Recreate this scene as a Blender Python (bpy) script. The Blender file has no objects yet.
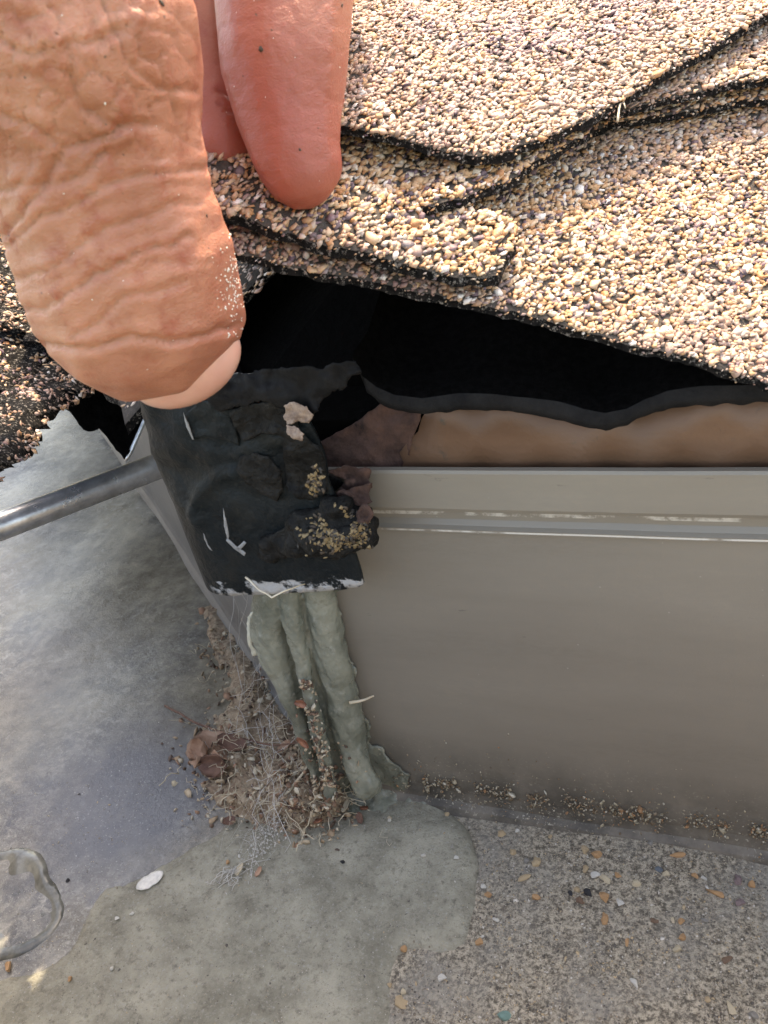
import bpy, bmesh, math, random
import numpy as np
from mathutils import Vector, Matrix, noise
from mathutils.bvhtree import BVHTree
from mathutils.geometry import delaunay_2d_cdt

random.seed(7)
rng = np.random.default_rng(7)
SC = bpy.context.scene
COL = SC.collection
rad = math.radians

# ---------------------------------------------------------------- camera, sky, sun, exposure
F = 900.0                                    # focal length in pixels of the 768 x 1024 picture
CAM = Vector((0.0, -0.122, 0.155))
FWD = Vector((-0.403, 0.767, -0.500)).normalized()
RIGHT = Vector((0.915, 0.350, -0.200)); RIGHT = (RIGHT - FWD * RIGHT.dot(FWD)).normalized()
DOWN = FWD.cross(RIGHT).normalized()
cam_d = bpy.data.cameras.new("camera")
cam_d.sensor_fit = 'VERTICAL'; cam_d.sensor_height = 36; cam_d.sensor_width = 27
cam_d.lens = 36 * F / 1024
cam_d.clip_start = 0.005; cam_d.clip_end = 500
cam_d.dof.use_dof = True; cam_d.dof.focus_distance = 0.170; cam_d.dof.aperture_fstop = 90
cam = bpy.data.objects.new("camera", cam_d); COL.objects.link(cam)
m = Matrix((RIGHT, -DOWN, -FWD)).transposed().to_4x4(); m.translation = CAM
cam.matrix_world = m
SC.camera = cam

SUN_TO = Vector((0.06, 0.50, 0.89)).normalized()
elev = math.asin(SUN_TO.z); azim = math.atan2(SUN_TO.x, SUN_TO.y)
W = bpy.data.worlds.new("World"); SC.world = W; W.use_nodes = True
wn = W.node_tree.nodes; wl = W.node_tree.links
sky = wn.new('ShaderNodeTexSky'); sky.sky_type = 'NISHITA'; sky.sun_disc = False
sky.sun_elevation = elev; sky.sun_rotation = azim; sky.dust_density = 2.5; sky.air_density = 1.0
bg = wn['Background']; bg.inputs[1].default_value = 0.15
wl.new(sky.outputs[0], bg.inputs[0])
sd = bpy.data.lights.new("sun", 'SUN'); sd.energy = 1.6; sd.angle = rad(0.6); sd.color = (1, 0.97, 0.93)
so = bpy.data.objects.new("sun", sd); COL.objects.link(so)
so.rotation_euler = SUN_TO.to_track_quat('Z', 'Y').to_euler()
SC.view_settings.view_transform = 'Standard'; SC.view_settings.look = 'None'
SC.view_settings.gamma = 1; SC.view_settings.use_curve_mapping = False
SC.view_settings.exposure = 2.5
SC.view_settings.use_white_balance = True
SC.view_settings.white_balance_temperature = 9000; SC.view_settings.white_balance_tint = 12

# ---------------------------------------------------------------- rays and places
def ray(px, py):
    return (RIGHT * (px - 384) + DOWN * (py - 512)) / F + FWD
def P(px, py, depth): return CAM + ray(px, py) * depth
def on_z(px, py, z=0.0):
    d = ray(px, py); return CAM + d * ((z - CAM.z) / d.z)
def on_y(px, py, y=0.0):
    d = ray(px, py); return CAM + d * ((y - CAM.y) / d.y)
CX = -0.092                                   # x of the wall corner
U2 = Vector((-0.745, 0.667, 0)).normalized()  # along the left wall
N2 = Vector((-U2.y, U2.x, 0))                 # out of the left wall, over the gutter
if N2.y > 0: N2 = -N2
def wall2(u, n, z): return Vector((CX, 0, z)) + U2 * u + N2 * n
def hit(px, py, S, lo=0.05, hi=0.5):
    d = ray(px, py); prev = None
    n = 260
    for i in range(n + 1):
        t = lo + (hi - lo) * i / n
        p = CAM + d * t
        f = p.z - S(p.x, p.y)
        if prev is not None and prev > 0 >= f:
            a, b = t - (hi - lo) / n, t
            for _ in range(24):
                c = (a + b) / 2; q = CAM + d * c
                if q.z - S(q.x, q.y) > 0: a = c
                else: b = c
            return CAM + d * ((a + b) / 2)
        prev = f
    return CAM + d * hi

def nz(x, y, z=0.0, s=1.0): return noise.noise(Vector((x * s, y * s, z * s)))
def fbm(v, s, o=3): return noise.fractal(v * s, 1.0, 2.0, o)
def sstep(a, b, x):
    t = max(0.0, min(1.0, (x - a) / (b - a))); return t * t * (3 - 2 * t)

# ---------------------------------------------------------------- object helpers
def link(name, me, mat=None, parent=None):
    o = bpy.data.objects.new(name, me); COL.objects.link(o)
    if mat and me is not None and not me.materials: me.materials.append(mat)
    if parent: o.parent = parent
    return o
def empty(name, label, cat, loc=(0, 0, 0), group=None):
    o = bpy.data.objects.new(name, None); COL.objects.link(o)
    o.empty_display_size = 0.01
    tag(o, label, cat, group); return o
def tag(o, label, cat, group=None):
    o['label'] = label; o['category'] = cat
    if group: o['group'] = group
    return o
def structure(o): o['kind'] = 'structure'; return o
def stuff(o): o['kind'] = 'stuff'; return o
def mesh(name, vs, fs, smooth=True):
    me = bpy.data.meshes.new(name)
    me.from_pydata([tuple(v) for v in vs], [], fs); me.validate(); me.update()
    if smooth: me.polygons.foreach_set('use_smooth', [True] * len(me.polygons))
    return me
def fix_normals(me):
    bm = bmesh.new(); bm.from_mesh(me); bmesh.ops.recalc_face_normals(bm, faces=bm.faces); bm.to_mesh(me); bm.free()
    return me
def in_poly(x, y, poly):
    c = False; n = len(poly); j = n - 1
    for i in range(n):
        xi, yi = poly[i]; xj, yj = poly[j]
        if (yi > y) != (yj > y) and x < (xj - xi) * (y - yi) / (yj - yi) + xi: c = not c
        j = i
    return c
def dist_poly(x, y, poly):
    best = 1e9; n = len(poly)
    for i in range(n):
        ax, ay = poly[i]; bx, by = poly[(i + 1) % n]
        dx, dy = bx - ax, by - ay; L = dx * dx + dy * dy
        t = 0 if L == 0 else max(0, min(1, ((x - ax) * dx + (y - ay) * dy) / L))
        d = math.hypot(x - ax - dx * t, y - ay - dy * t)
        if d < best: best = d
    return best
def resample(poly, step, closed=True):
    out = []; n = len(poly)
    for i in range(n if closed else n - 1):
        a = poly[i]; b = poly[(i + 1) % n]
        L = math.dist(a, b); k = max(1, int(L / step))
        for j in range(k): out.append((a[0] + (b[0] - a[0]) * j / k, a[1] + (b[1] - a[1]) * j / k))
    if not closed: out.append(poly[-1])
    return out
def smooth_poly(poly, it=2):                  # Chaikin corner cutting, closed
    for _ in range(it):
        q = []; n = len(poly)
        for i in range(n):
            a = poly[i]; b = poly[(i + 1) % n]
            q.append((a[0] * .75 + b[0] * .25, a[1] * .75 + b[1] * .25)); q.append((a[0] * .25 + b[0] * .75, a[1] * .25 + b[1] * .75))
        poly = q
    return poly
def triangulate(poly, step, inner=True, thin=None):
    """poly in metres; returns 2-D points, triangles, number of border points"""
    K = 1000.0
    pts = [Vector((x * K, y * K)) for x, y in poly]; nb = len(pts)
    if inner:
        xs = [p[0] for p in poly]; ys = [p[1] for p in poly]
        x = min(xs); row = 0
        while x < max(xs):
            y = min(ys) + (step / 2 if row % 2 else 0)
            while y < max(ys):
                if in_poly(x, y, poly) and dist_poly(x, y, poly) > step * 0.45:
                    pts.append(Vector((x * K, y * K)))
                y += step
            x += step * 0.87; row += 1
    r = delaunay_2d_cdt(pts, [(i, (i + 1) % nb) for i in range(nb)], [list(range(nb))], 2, 1e-5)
    vs = [(v.x / K, v.y / K) for v in r[0]]
    return vs, [tuple(f) for f in r[2]]
def sheet(name, poly, step, top, bottom, mat, parent=None, bmat=None):
    """solid sheet: top(x,y) and bottom(x,y) give 3-D points"""
    vs2, tris = triangulate(poly, step)
    n = len(vs2)
    V = [top(x, y) for x, y in vs2] + [bottom(x, y) for x, y in vs2]
    cnt = {}
    for a, b, c in tris:
        for e in ((a, b), (b, c), (c, a)):
            k = (min(e), max(e)); cnt.setdefault(k, []).append(e)
    F_ = [list(t) for t in tris] + [[t[2] + n, t[1] + n, t[0] + n] for t in tris]
    ntop = len(tris)
    side = []
    for k, es in cnt.items():
        if len(es) == 1:
            a, b = es[0]; side.append([b, a, a + n, b + n])
    me = mesh(name, V, F_ + side)
    fix_normals(me)
    o = link(name, me, mat, parent)
    if bmat:
        me.materials.append(bmat)
        for p in me.polygons:
            if p.index >= ntop: p.material_index = 1; p.use_smooth = False
    return o
def tube(pts, rads, seg=10, cap=True):
    """swept tube through 3-D points"""
    V = []; Fc = []; n = len(pts)
    up = Vector((0.31, 0.2, 0.93))
    for i, p in enumerate(pts):
        t = (pts[min(i + 1, n - 1)] - pts[max(i - 1, 0)]).normalized()
        a = t.cross(up).normalized(); b = t.cross(a)
        for k in range(seg):
            w = 2 * math.pi * k / seg
            V.append(p + (a * math.cos(w) + b * math.sin(w)) * rads[i])
    for i in range(n - 1):
        for k in range(seg):
            k2 = (k + 1) % seg
            Fc.append((i * seg + k, i * seg + k2, (i + 1) * seg + k2, (i + 1) * seg + k))
    if cap:
        Fc.append(tuple(range(seg))[::-1]); Fc.append(tuple((n - 1) * seg + k for k in range(seg)))
    return V, Fc

# ---------------------------------------------------------------- materials
class Mat:
    def __init__(s, name, rough=0.7, metal=0.0, spec=0.5):
        s.m = bpy.data.materials.new(name); s.m.use_nodes = True
        s.t = s.m.node_tree; s.n = s.t.nodes; s.l = s.t.links
        s.b = s.n['Principled BSDF']; s.b.inputs['Roughness'].default_value = rough
        s.b.inputs['Metallic'].default_value = metal; s.b.inputs['Specular IOR Level'].default_value = spec
        s.co = s.n.new('ShaderNodeTexCoord').outputs['Object']; s.h = None
    def vec(s, scale=(1, 1, 1), warp=0, wscale=100, rot=(0, 0, 0)):
        v = s.co
        if warp:
            nn = s.n.new('ShaderNodeTexNoise'); nn.inputs['Scale'].default_value = wscale; nn.inputs['Detail'].default_value = 3
            s.l.new(s.co, nn.inputs['Vector'])
            sub = s.n.new('ShaderNodeVectorMath'); sub.operation = 'SUBTRACT'; sub.inputs[1].default_value = (.5, .5, .5); s.l.new(nn.outputs['Color'], sub.inputs[0])
            ml = s.n.new('ShaderNodeVectorMath'); ml.operation = 'SCALE'; ml.inputs['Scale'].default_value = warp; s.l.new(sub.outputs[0], ml.inputs[0])
            ad = s.n.new('ShaderNodeVectorMath'); ad.operation = 'ADD'; s.l.new(ml.outputs[0], ad.inputs[0]); s.l.new(s.co, ad.inputs[1]); v = ad.outputs[0]
        mp = s.n.new('ShaderNodeMapping'); mp.inputs['Scale'].default_value = scale; mp.inputs['Rotation'].default_value = rot
        s.l.new(v, mp.inputs['Vector']); return mp.outputs[0]
    def noise(s, scale, detail=4, rough=0.55, v=None, dist=0.0):
        nn = s.n.new('ShaderNodeTexNoise'); nn.inputs['Scale'].default_value = scale; nn.inputs['Detail'].default_value = detail
        nn.inputs['Roughness'].default_value = rough; nn.inputs['Distortion'].default_value = dist
        s.l.new(v or s.co, nn.inputs['Vector']); return nn.outputs['Fac']
    def voro(s, scale, feature='F1', v=None, out='Distance', rnd=1.0):
        nn = s.n.new('ShaderNodeTexVoronoi'); nn.feature = feature; nn.inputs['Scale'].default_value = scale
        nn.inputs['Randomness'].default_value = rnd
        s.l.new(v or s.co, nn.inputs['Vector']); return nn.outputs[out]
    def ramp(s, fac, stops, interp='LINEAR'):
        r = s.n.new('ShaderNodeValToRGB'); r.color_ramp.interpolation = interp
        e = r.color_ramp.elements
        while len(e) > 1: e.remove(e[0])
        e[0].position = stops[0][0]; e[0].color = (*stops[0][1], 1)
        for p, c in stops[1:]:
            k = e.new(p); k.color = (*c, 1)
        s.l.new(fac, r.inputs[0]); return r.outputs[0]
    def fac(s, f, a, b):                     # map a..b to 0..1
        r = s.n.new('ShaderNodeMapRange'); r.inputs[1].default_value = a; r.inputs[2].default_value = b; s.l.new(f, r.inputs[0]); return r.outputs[0]
    def math(s, op, a, b=None):
        r = s.n.new('ShaderNodeMath'); r.operation = op
        for i, q in enumerate((a, b)):
            if q is None: continue
            if isinstance(q, (int, float)): r.inputs[i].default_value = q
            else: s.l.new(q, r.inputs[i])
        return r.outputs[0]
    def mix(s, f, a, b, mode='MIX'):
        r = s.n.new('ShaderNodeMix'); r.data_type = 'RGBA'; r.blend_type = mode
        for i, q in ((0, f), (6, a), (7, b)):
            if isinstance(q, (int, float)): r.inputs[i].default_value = q
            elif isinstance(q, tuple): r.inputs[i].default_value = (*q, 1)
            else: s.l.new(q, r.inputs[i])
        return r.outputs[2]
    def color(s, c):
        if isinstance(c, tuple): s.b.inputs['Base Color'].default_value = (*c, 1)
        else: s.l.new(c, s.b.inputs['Base Color'])
        return s
    def rough(s, f, a, b):
        r = s.n.new('ShaderNodeMapRange'); r.inputs[3].default_value = a; r.inputs[4].default_value = b; s.l.new(f, r.inputs[0]); s.l.new(r.outputs[0], s.b.inputs['Roughness'])
    def bump(s, f, dist, strength=1.0):
        bp = s.n.new('ShaderNodeBump'); bp.inputs['Distance'].default_value = dist; bp.inputs['Strength'].default_value = strength
        s.l.new(f, bp.inputs['Height'])
        if s.h: s.l.new(s.h, bp.inputs['Normal'])
        s.h = bp.outputs[0]; s.l.new(s.h, s.b.inputs['Normal']); return s
    def attr(s, name, out='Fac'):
        a = s.n.new('ShaderNodeAttribute'); a.attribute_name = name; return a.outputs[out]
    def island(s):
        return s.n.new('ShaderNodeNewGeometry').outputs['Random Per Island']

def mk_simple(name, c1, c2, scale, rough=0.8, bump=0.0002, bscale=None, spec=0.4, metal=0.0):
    M = Mat(name, rough, metal, spec)
    M.color(M.mix(M.fac(M.noise(scale, 5), .35, .65), c1, c2))
    M.bump(M.noise(bscale or scale * 4, 6, .6), bump)
    return M.m

# brown painted metal of the gutter's back wall
M = Mat("brown_painted_metal", 0.42, 0.0, 0.5)
c = M.mix(M.fac(M.noise(30, 5, .6, M.vec((.4, 1, 2.0))), .3, .7), (.190, .166, .134), (.255, .227, .186))
c = M.mix(M.fac(M.noise(900, 3, .6, M.vec((.5, 1, 1.6))), .35, .85), c, (.22, .197, .165))
c = M.mix(M.fac(M.noise(160, 6, .7, M.vec((.5, 1, 2))), .66, .74), c, (.10, .088, .075))
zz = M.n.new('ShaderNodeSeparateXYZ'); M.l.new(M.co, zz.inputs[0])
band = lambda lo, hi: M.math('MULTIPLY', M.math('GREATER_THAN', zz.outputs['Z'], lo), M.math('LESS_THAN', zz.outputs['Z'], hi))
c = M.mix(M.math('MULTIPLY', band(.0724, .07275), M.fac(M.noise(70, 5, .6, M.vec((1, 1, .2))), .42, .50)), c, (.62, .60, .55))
c = M.mix(M.math('MULTIPLY', band(.0750, .0764), M.fac(M.noise(260, 5, .7, M.vec((.5, 1, .6))), .47, .56)), c, (.50, .47, .42))  # ledge highlight painted into the colour as pale scratched streaks
# mottled darker tone towards the foot of the wall, pale flecks over it
sp = M.n.new('ShaderNodeSeparateXYZ'); M.l.new(M.co, sp.inputs[0])
low = M.fac(sp.outputs['Z'], .022, .002)
c = M.mix(M.math('MULTIPLY', low, M.fac(M.noise(70, 6, .7), .3, .6)), c, (.060, .055, .047))
c = M.mix(M.math('MULTIPLY', M.fac(M.noise(1500, 4, .7), .58, .66), M.math('MULTIPLY', low, M.fac(M.noise(120, 4, .6, M.vec((.5, 1, 2))), .42, .6))), c, (.42, .40, .33))
c = M.mix(M.fac(M.voro(260, 'F1'), .05, .03), c, (.30, .28, .24))
M.color(c); M.rough(M.noise(60, 5), .34, .5)
M.bump(M.noise(2600, 3, .6), .00003); M.bump(M.noise(28, 3), .0008, .5)
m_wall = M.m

# inner metal of the left side: greyer, glossier
M = Mat("grey_weathered_metal", 0.4, 0.0, 0.5)
c = M.mix(M.fac(M.noise(40, 5, .6), .3, .7), (.17, .165, .155), (.24, .235, .22))
c = M.mix(M.fac(M.noise(300, 6, .7), .6, .75), c, (.13, .12, .10))
M.color(c); M.bump(M.noise(1800, 4, .6), .00006)
m_wall2 = M.m

# gutter floor: glossy stained film at left, gritty brown at right
M = Mat("stained_gutter_floor", 0.45, 0.0, 0.5)
sp = M.n.new('ShaderNodeSeparateXYZ'); M.l.new(M.co, sp.inputs[0])
side = M.math('ADD', sp.outputs['X'], M.math('MULTIPLY', M.noise(25, 4), .05))
gritty = M.fac(side, -.10, -.055)
smooth_c = M.mix(M.fac(M.noise(18, 6, .65, M.vec(warp=.03, wscale=30)), .40, .62), (.075, .080, .088), (.17, .145, .10))
smooth_c = M.mix(M.fac(M.noise(120, 8, .7, M.vec(warp=.01, wscale=90)), .44, .70), smooth_c, (.33, .31, .26))
smooth_c = M.mix(M.fac(M.noise(60, 6, .7, M.vec(warp=.02, wscale=50)), .56, .66), smooth_c, (.13, .125, .12))
smooth_c = M.mix(M.fac(M.noise(2600, 3, .7), .60, .72), smooth_c, (.46, .44, .40))
smooth_c = M.mix(M.math('MULTIPLY', M.fac(M.noise(420, 7, .75, M.vec(warp=.004, wscale=200)), .50, .66), M.fac(M.noise(28, 4, .6), .42, .60)), smooth_c, (.43, .415, .36))
smooth_c = M.mix(M.math('MULTIPLY', M.fac(M.noise(520, 7, .8), .50, .64), M.fac(M.noise(40, 4, .6, M.vec(warp=.02, wscale=60)), .48, .62)), smooth_c, (.09, .08, .065))
def spot(a, b, r0, r1, nsc=60, na=.02):
    p = on_z(a, b, 0); d = M.n.new('ShaderNodeVectorMath'); d.operation = 'DISTANCE'; M.l.new(M.vec(warp=na, wscale=nsc), d.inputs[0]); d.inputs[1].default_value = p
    return M.fac(d.outputs['Value'], r1, r0)
clean_c = smooth_c
brown = M.math('MAXIMUM', M.math('MAXIMUM', spot(185, 560, .020, .055), spot(230, 690, .012, .040)), M.math('MULTIPLY', spot(60, 690, .006, .035), .6))
brown_c = M.mix(M.fac(M.noise(140, 8, .72), .38, .66), (.085, .070, .048), (.30, .265, .195))
smooth_c = M.mix(M.math('MULTIPLY', brown, .85), smooth_c, brown_c)
film = spot(130, 800, .012, .036, 80, .012)
film_c = M.mix(M.fac(M.noise(1500, 3, .7), .62, .70), (.085, .09, .11), (.40, .40, .40))
smooth_c = M.mix(M.math('MULTIPLY', film, .8), smooth_c, film_c)
grit_c = M.mix(M.fac(M.noise(1100, 5, .8), .42, .58), (.12, .10, .075), (.60, .52, .40))
grit_c = M.mix(M.fac(M.noise(45, 5, .6), .45, .68), grit_c, (.33, .31, .27))
grit_c = M.mix(M.fac(M.noise(26, 3, .5), .62, .70), grit_c, (.36, .35, .32))
M.color(M.mix(gritty, smooth_c, grit_c))
r1 = M.math('MULTIPLY_ADD', gritty, .38); M.n[-1].inputs[2].default_value = .12
rr = M.math('ADD', r1, M.math('MULTIPLY', M.noise(90, 5, .7), .25))
M.l.new(rr, M.b.inputs['Roughness'])
M.bump(M.math('MULTIPLY', M.noise(1400, 5, .75), M.math('ADD', gritty, .14)), .0007)
M.bump(M.noise(160, 5, .65, M.vec(warp=.01, wscale=80)), .00022, .7)
M.bump(M.noise(30, 3, .5), .0010, .4)
m_floor = M.m

M = Mat("grey_sealant_film", 0.5, 0.0, 0.45)
c = M.mix(M.fac(M.noise(70, 8, .72), .38, .62), (.25, .235, .18), (.46, .435, .345))
c = M.mix(M.fac(M.noise(1500, 4, .75), .55, .7), c, (.42, .41, .37))
c = M.mix(M.fac(M.noise(600, 6, .8), .52, .70), c, (.15, .14, .105))
M.color(c); M.rough(M.noise(80, 4), .5, .8)
M.bump(M.noise(1100, 5, .8), .0007); M.bump(M.noise(220, 4, .6), .0008, .8)
m_seal = M.m

M = Mat("grey_green_sealant", 0.42, 0.0, 0.5)
c = M.mix(M.fac(M.noise(90, 6, .6), .35, .65), (.125, .135, .105), (.26, .265, .21))
c = M.mix(M.fac(M.noise(500, 6, .7), .58, .75), c, (.36, .36, .31))
c = M.mix(M.fac(M.noise(180, 6, .7), .62, .75), c, (.10, .085, .06))
M.color(c); M.rough(M.noise(200, 4), .16, .42)
M.bump(M.noise(700, 4, .6), .0003); M.bump(M.voro(900, 'F1'), .0002, .5)
m_bead = M.m

M = Mat("tan_primed_metal", 0.5)
c = M.mix(M.fac(M.noise(50, 5, .6, M.vec((.4, 1, 1.5))), .35, .65), (.115, .058, .033), (.175, .095, .058))
c = M.mix(M.fac(M.noise(700, 4, .7), .62, .74), c, (.12, .075, .05))
c = M.mix(M.fac(M.noise(220, 5, .7), .63, .72), c, (.075, .055, .04))
M.color(c); M.bump(M.noise(1200, 4), .00008)
m_tan = M.m

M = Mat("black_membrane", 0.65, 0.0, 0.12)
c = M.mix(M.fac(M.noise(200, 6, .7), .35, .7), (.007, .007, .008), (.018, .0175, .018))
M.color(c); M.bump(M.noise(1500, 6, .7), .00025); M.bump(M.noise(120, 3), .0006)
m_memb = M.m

M = Mat("black_asphalt_edge", 0.8, 0.0, 0.15)
c = M.mix(M.fac(M.noise(900, 5, .75), .42, .62), (.004, .004, .004), (.022, .019, .018))
c = M.mix(M.fac(M.noise(1500, 4, .8), .56, .62), c, (.36, .33, .30))
M.color(c); M.bump(M.noise(1100, 6, .8), .0016)
m_asph = M.m

M = Mat("shade_black_bitumen", 0.95, 0.0, 0.03)
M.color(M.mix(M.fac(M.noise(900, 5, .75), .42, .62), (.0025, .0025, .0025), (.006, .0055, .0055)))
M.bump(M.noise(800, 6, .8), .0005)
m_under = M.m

M = Mat("asphalt_under_granules", 0.9, 0.0, 0.2)
M.color(M.mix(M.noise(900, 4), (.03, .026, .024), (.12, .10, .085)))
M.bump(M.noise(1100, 4, .7), .0006)
m_mat = M.m

def granule_mat(name, warm):
    M = Mat(name, 0.62, 0.0, 0.45)
    isl = M.island()
    wm = [(0, (.48, .28, .14)), (.15, (.56, .36, .20)), (.29, (.42, .20, .085)), (.37, (.60, .44, .29)), (.50, (.66, .55, .43)),
          (.58, (.52, .32, .17)), (.68, (.20, .13, .14)), (.78, (.56, .43, .32)), (.86, (.09, .065, .08)), (.95, (.74, .68, .62)), (1, (.74, .68, .62))]
    ml = [(0, (.19, .12, .145)), (.17, (.29, .19, .20)), (.30, (.52, .33, .18)), (.44, (.11, .075, .10)), (.56, (.38, .27, .25)),
          (.66, (.57, .41, .27)), (.77, (.08, .055, .075)), (.85, (.50, .36, .27)), (.94, (.68, .60, .54)), (1, (.68, .60, .54))]
    a = M.ramp(isl, wm, 'CONSTANT'); b = M.ramp(isl, ml, 'CONSTANT')
    f = M.fac(M.noise(22, 5, .65), warm - .13, warm + .13)
    c = M.mix(f, a, b)
    c = M.mix(M.math('MULTIPLY', M.noise(2500, 3, .7), .6), c, (.47, .41, .44), 'OVERLAY')
    M.color(c); M.bump(M.noise(2800, 3, .6), .00012)
    return M.m
m_gran = granule_mat("ceramic_granules_mixed", .56)
m_granw = granule_mat("ceramic_granules_warm", .70)
m_granm = granule_mat("ceramic_granules_mauve", .50)

def proj(p):
    v = p - CAM; z = v.dot(FWD)
    return 384 + F * v.dot(RIGHT) / z, 512 + F * v.dot(DOWN) / z
def px_sheet(name, outline, step, depth, thick, mat, parent=None, rough=0.0, bmat=None, bump=0.0, smooth=0, away=None, bscale=250.0):
    """irregular slab: outline given where its rim is seen, depth(px,py) its distance, thick its real thickness"""
    q = smooth_poly(outline, smooth) if smooth else outline
    q = resample(q, step)
    if rough: q = [(x + rough * noise.noise(Vector((x * .13, y * .13, 3.1))) + rough * .6 * noise.noise(Vector((x * .4, y * .4, 7))),
                    y + rough * noise.noise(Vector((x * .13, y * .13, 9.7))) + rough * .6 * noise.noise(Vector((x * .4, y * .4, 1)))) for x, y in q]
    k = 2e-4
    aw = (away or FWD).normalized()
    def top(x, y):
        p = P(x / k, y / k, depth(x / k, y / k))
        return p + aw * (-bump * fbm(p, bscale, 4)) if bump else p
    return sheet(name, [(x * k, y * k) for x, y in q], step * k, top, lambda x, y: top(x, y) + aw * thick * (0.7 + .6 * abs(noise.noise(Vector((x * 900, y * 900, 5))))), mat, parent, bmat)

# ================================================================ THE PLACE
# ground far below the eave, house wall, roof decks
gme = mesh("ground", [(-150, -150, -3), (150, -150, -3), (150, 150, -3), (-150, 150, -3)], [(0, 1, 2, 3)])
m_grass = mk_simple("lawn", (.05, .07, .025), (.09, .11, .045), 3, .9, .02, 40)
structure(link("ground", gme, m_grass))

# gutter -----------------------------------------------------------------
gutter = empty("gutter", "brown metal eaves gutter turning the corner of the roof, with sealant at the joint", "gutter")
GW = 0.115
MB_in = Vector((CX, 0, 0))
# outer mitre point: on y=-GW and on offset GW from the left wall
tt = (-GW - N2.y * GW) / U2.y
MB_out = Vector((CX, 0, 0)) + N2 * GW + U2 * tt
LX, LU = 0.55, 0.55
def floor_h(x, y):
    p = Vector((x, y, 0))
    return 0.0016 * noise.noise(p * 22 + Vector((3, 1, 0))) + 0.0003 * noise.noise(p * 160)
fpoly = [(LX, 0.002), (LX, -GW), (MB_out.x, MB_out.y), tuple((wall2(LU, GW, 0) + U2 * 0)[:2]), tuple(wall2(LU, -.002, 0)[:2]), (CX, 0.002)]
fpoly = resample([(a, b) for a, b in fpoly], .02)
o = sheet("trough_floor", fpoly, .006, lambda x, y: Vector((x, y, floor_h(x, y))), lambda x, y: Vector((x, y, -.0012 + floor_h(x, y))), m_floor, gutter)

def profile_wall(name, prof, p0, p1, nrm, mat, parent, seg=60, wob=0.0004):
    """prof: (offset out of the wall, z) pairs; swept from p0 to p1"""
    V = []; Fc = []
    n = len(prof)
    for i in range(seg + 1):
        a = p0.lerp(p1, i / seg)
        for o_, z in prof:
            p = a + nrm * o_ + Vector((0, 0, z))
            p += nrm * (wob * noise.noise(Vector((a.x * 40, a.y * 40, z * 30))))
            V.append(p)
    for i in range(seg):
        for k in range(n):
            k2 = (k + 1) % n
            Fc.append((i * n + k, i * n + k2, (i + 1) * n + k2, (i + 1) * n + k))
    Fc.append(tuple(range(n))); Fc.append(tuple(seg * n + k for k in range(n))[::-1])
    me = mesh(name, V, Fc, False); fix_normals(me)
    o = link(name, me, mat, parent); return o
NEGY = Vector((0, -1, 0))
back_prof = [(-.0012, -.001), (.0034, -.001), (.0022, .0008), (.0011, .0020), (.0004, .0042), (0, .010), (0, .020), (0, .035), (0, .050), (0, .0718), (.0009, .0722), (.0010, .0729), (.0002, .0733),
             (-.0004, .0742), (-.0004, .0757), (.0006, .0764), (.0016, .0770), (.0020, .0778), (.0020, .0846), (.0017, .0851), (.0006, .0851), (-.0012, .0835)]
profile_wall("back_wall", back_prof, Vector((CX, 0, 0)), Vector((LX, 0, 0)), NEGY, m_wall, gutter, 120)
o = profile_wall("back_wall", back_prof, wall2(0, 0, 0), wall2(LU, 0, 0), N2, m_wall2, gutter, 80)
o['label'] = 'greyer back wall of the left run, seen at a slant'
front_prof = [(0, 0), (.0015, 0), (.0015, .055), (.018, .075), (.018, .088), (.004, .088), (.004, .0865), (.0165, .0865), (.0165, .076), (0, .056)]
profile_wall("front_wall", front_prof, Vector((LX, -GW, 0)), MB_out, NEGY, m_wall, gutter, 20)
profile_wall("front_wall", front_prof, MB_out, wall2(LU, GW, 0), N2, m_wall2, gutter, 20)

# hanger rod across the left run
hanger = empty("gutter_hanger", "bare metal rod crossing the left run of the gutter", "hanger", P(160, 466, .26))
M = Mat("dull_galvanised_metal", 0.26, 0.85)
M.color(M.mix(M.fac(M.noise(300, 5, .6, M.vec((1, 1, 1))), .35, .7), (.78, .79, .80), (.48, .48, .48)))
M.bump(M.noise(900, 4), .00008); M.rough(M.noise(150, 4), .2, .42)
m_galv = M.m
A0 = P(168, 462, .250); A1 = P(-250, 622, .200)
pts = [A0.lerp(A1, i / 14) for i in range(15)]
V, Fc = tube(pts, [.0036] * 15, 16); me = mesh("rod", V, Fc); ob = link("rod", me, m_galv, hanger); ob.location = -hanger.location
seam = [p + Vector((0, 0, -.0028)) + N2 * .0012 for p in pts]
V, Fc = tube(seam, [.0011] * 15, 8); ob = link("rolled_seam", mesh("rolled_seam", V, Fc), m_galv, hanger); ob.location = -hanger.location

# fascia board behind, tan flashing strip, black membrane -----------------
m_wood = mk_simple("shade_black_wood", (.002, .0018, .0015), (.004, .0035, .003), 60, .95, .0006, 500, .05)  # wood near black: the cavity's shade is put into its colour
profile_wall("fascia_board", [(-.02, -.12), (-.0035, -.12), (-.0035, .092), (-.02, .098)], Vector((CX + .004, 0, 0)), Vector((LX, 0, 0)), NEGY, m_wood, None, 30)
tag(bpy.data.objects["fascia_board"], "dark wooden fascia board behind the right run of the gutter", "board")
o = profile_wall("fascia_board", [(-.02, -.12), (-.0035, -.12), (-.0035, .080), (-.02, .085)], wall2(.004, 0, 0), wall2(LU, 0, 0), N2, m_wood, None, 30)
tag(o, "dark wooden fascia board behind the left run of the gutter", "board")

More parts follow.
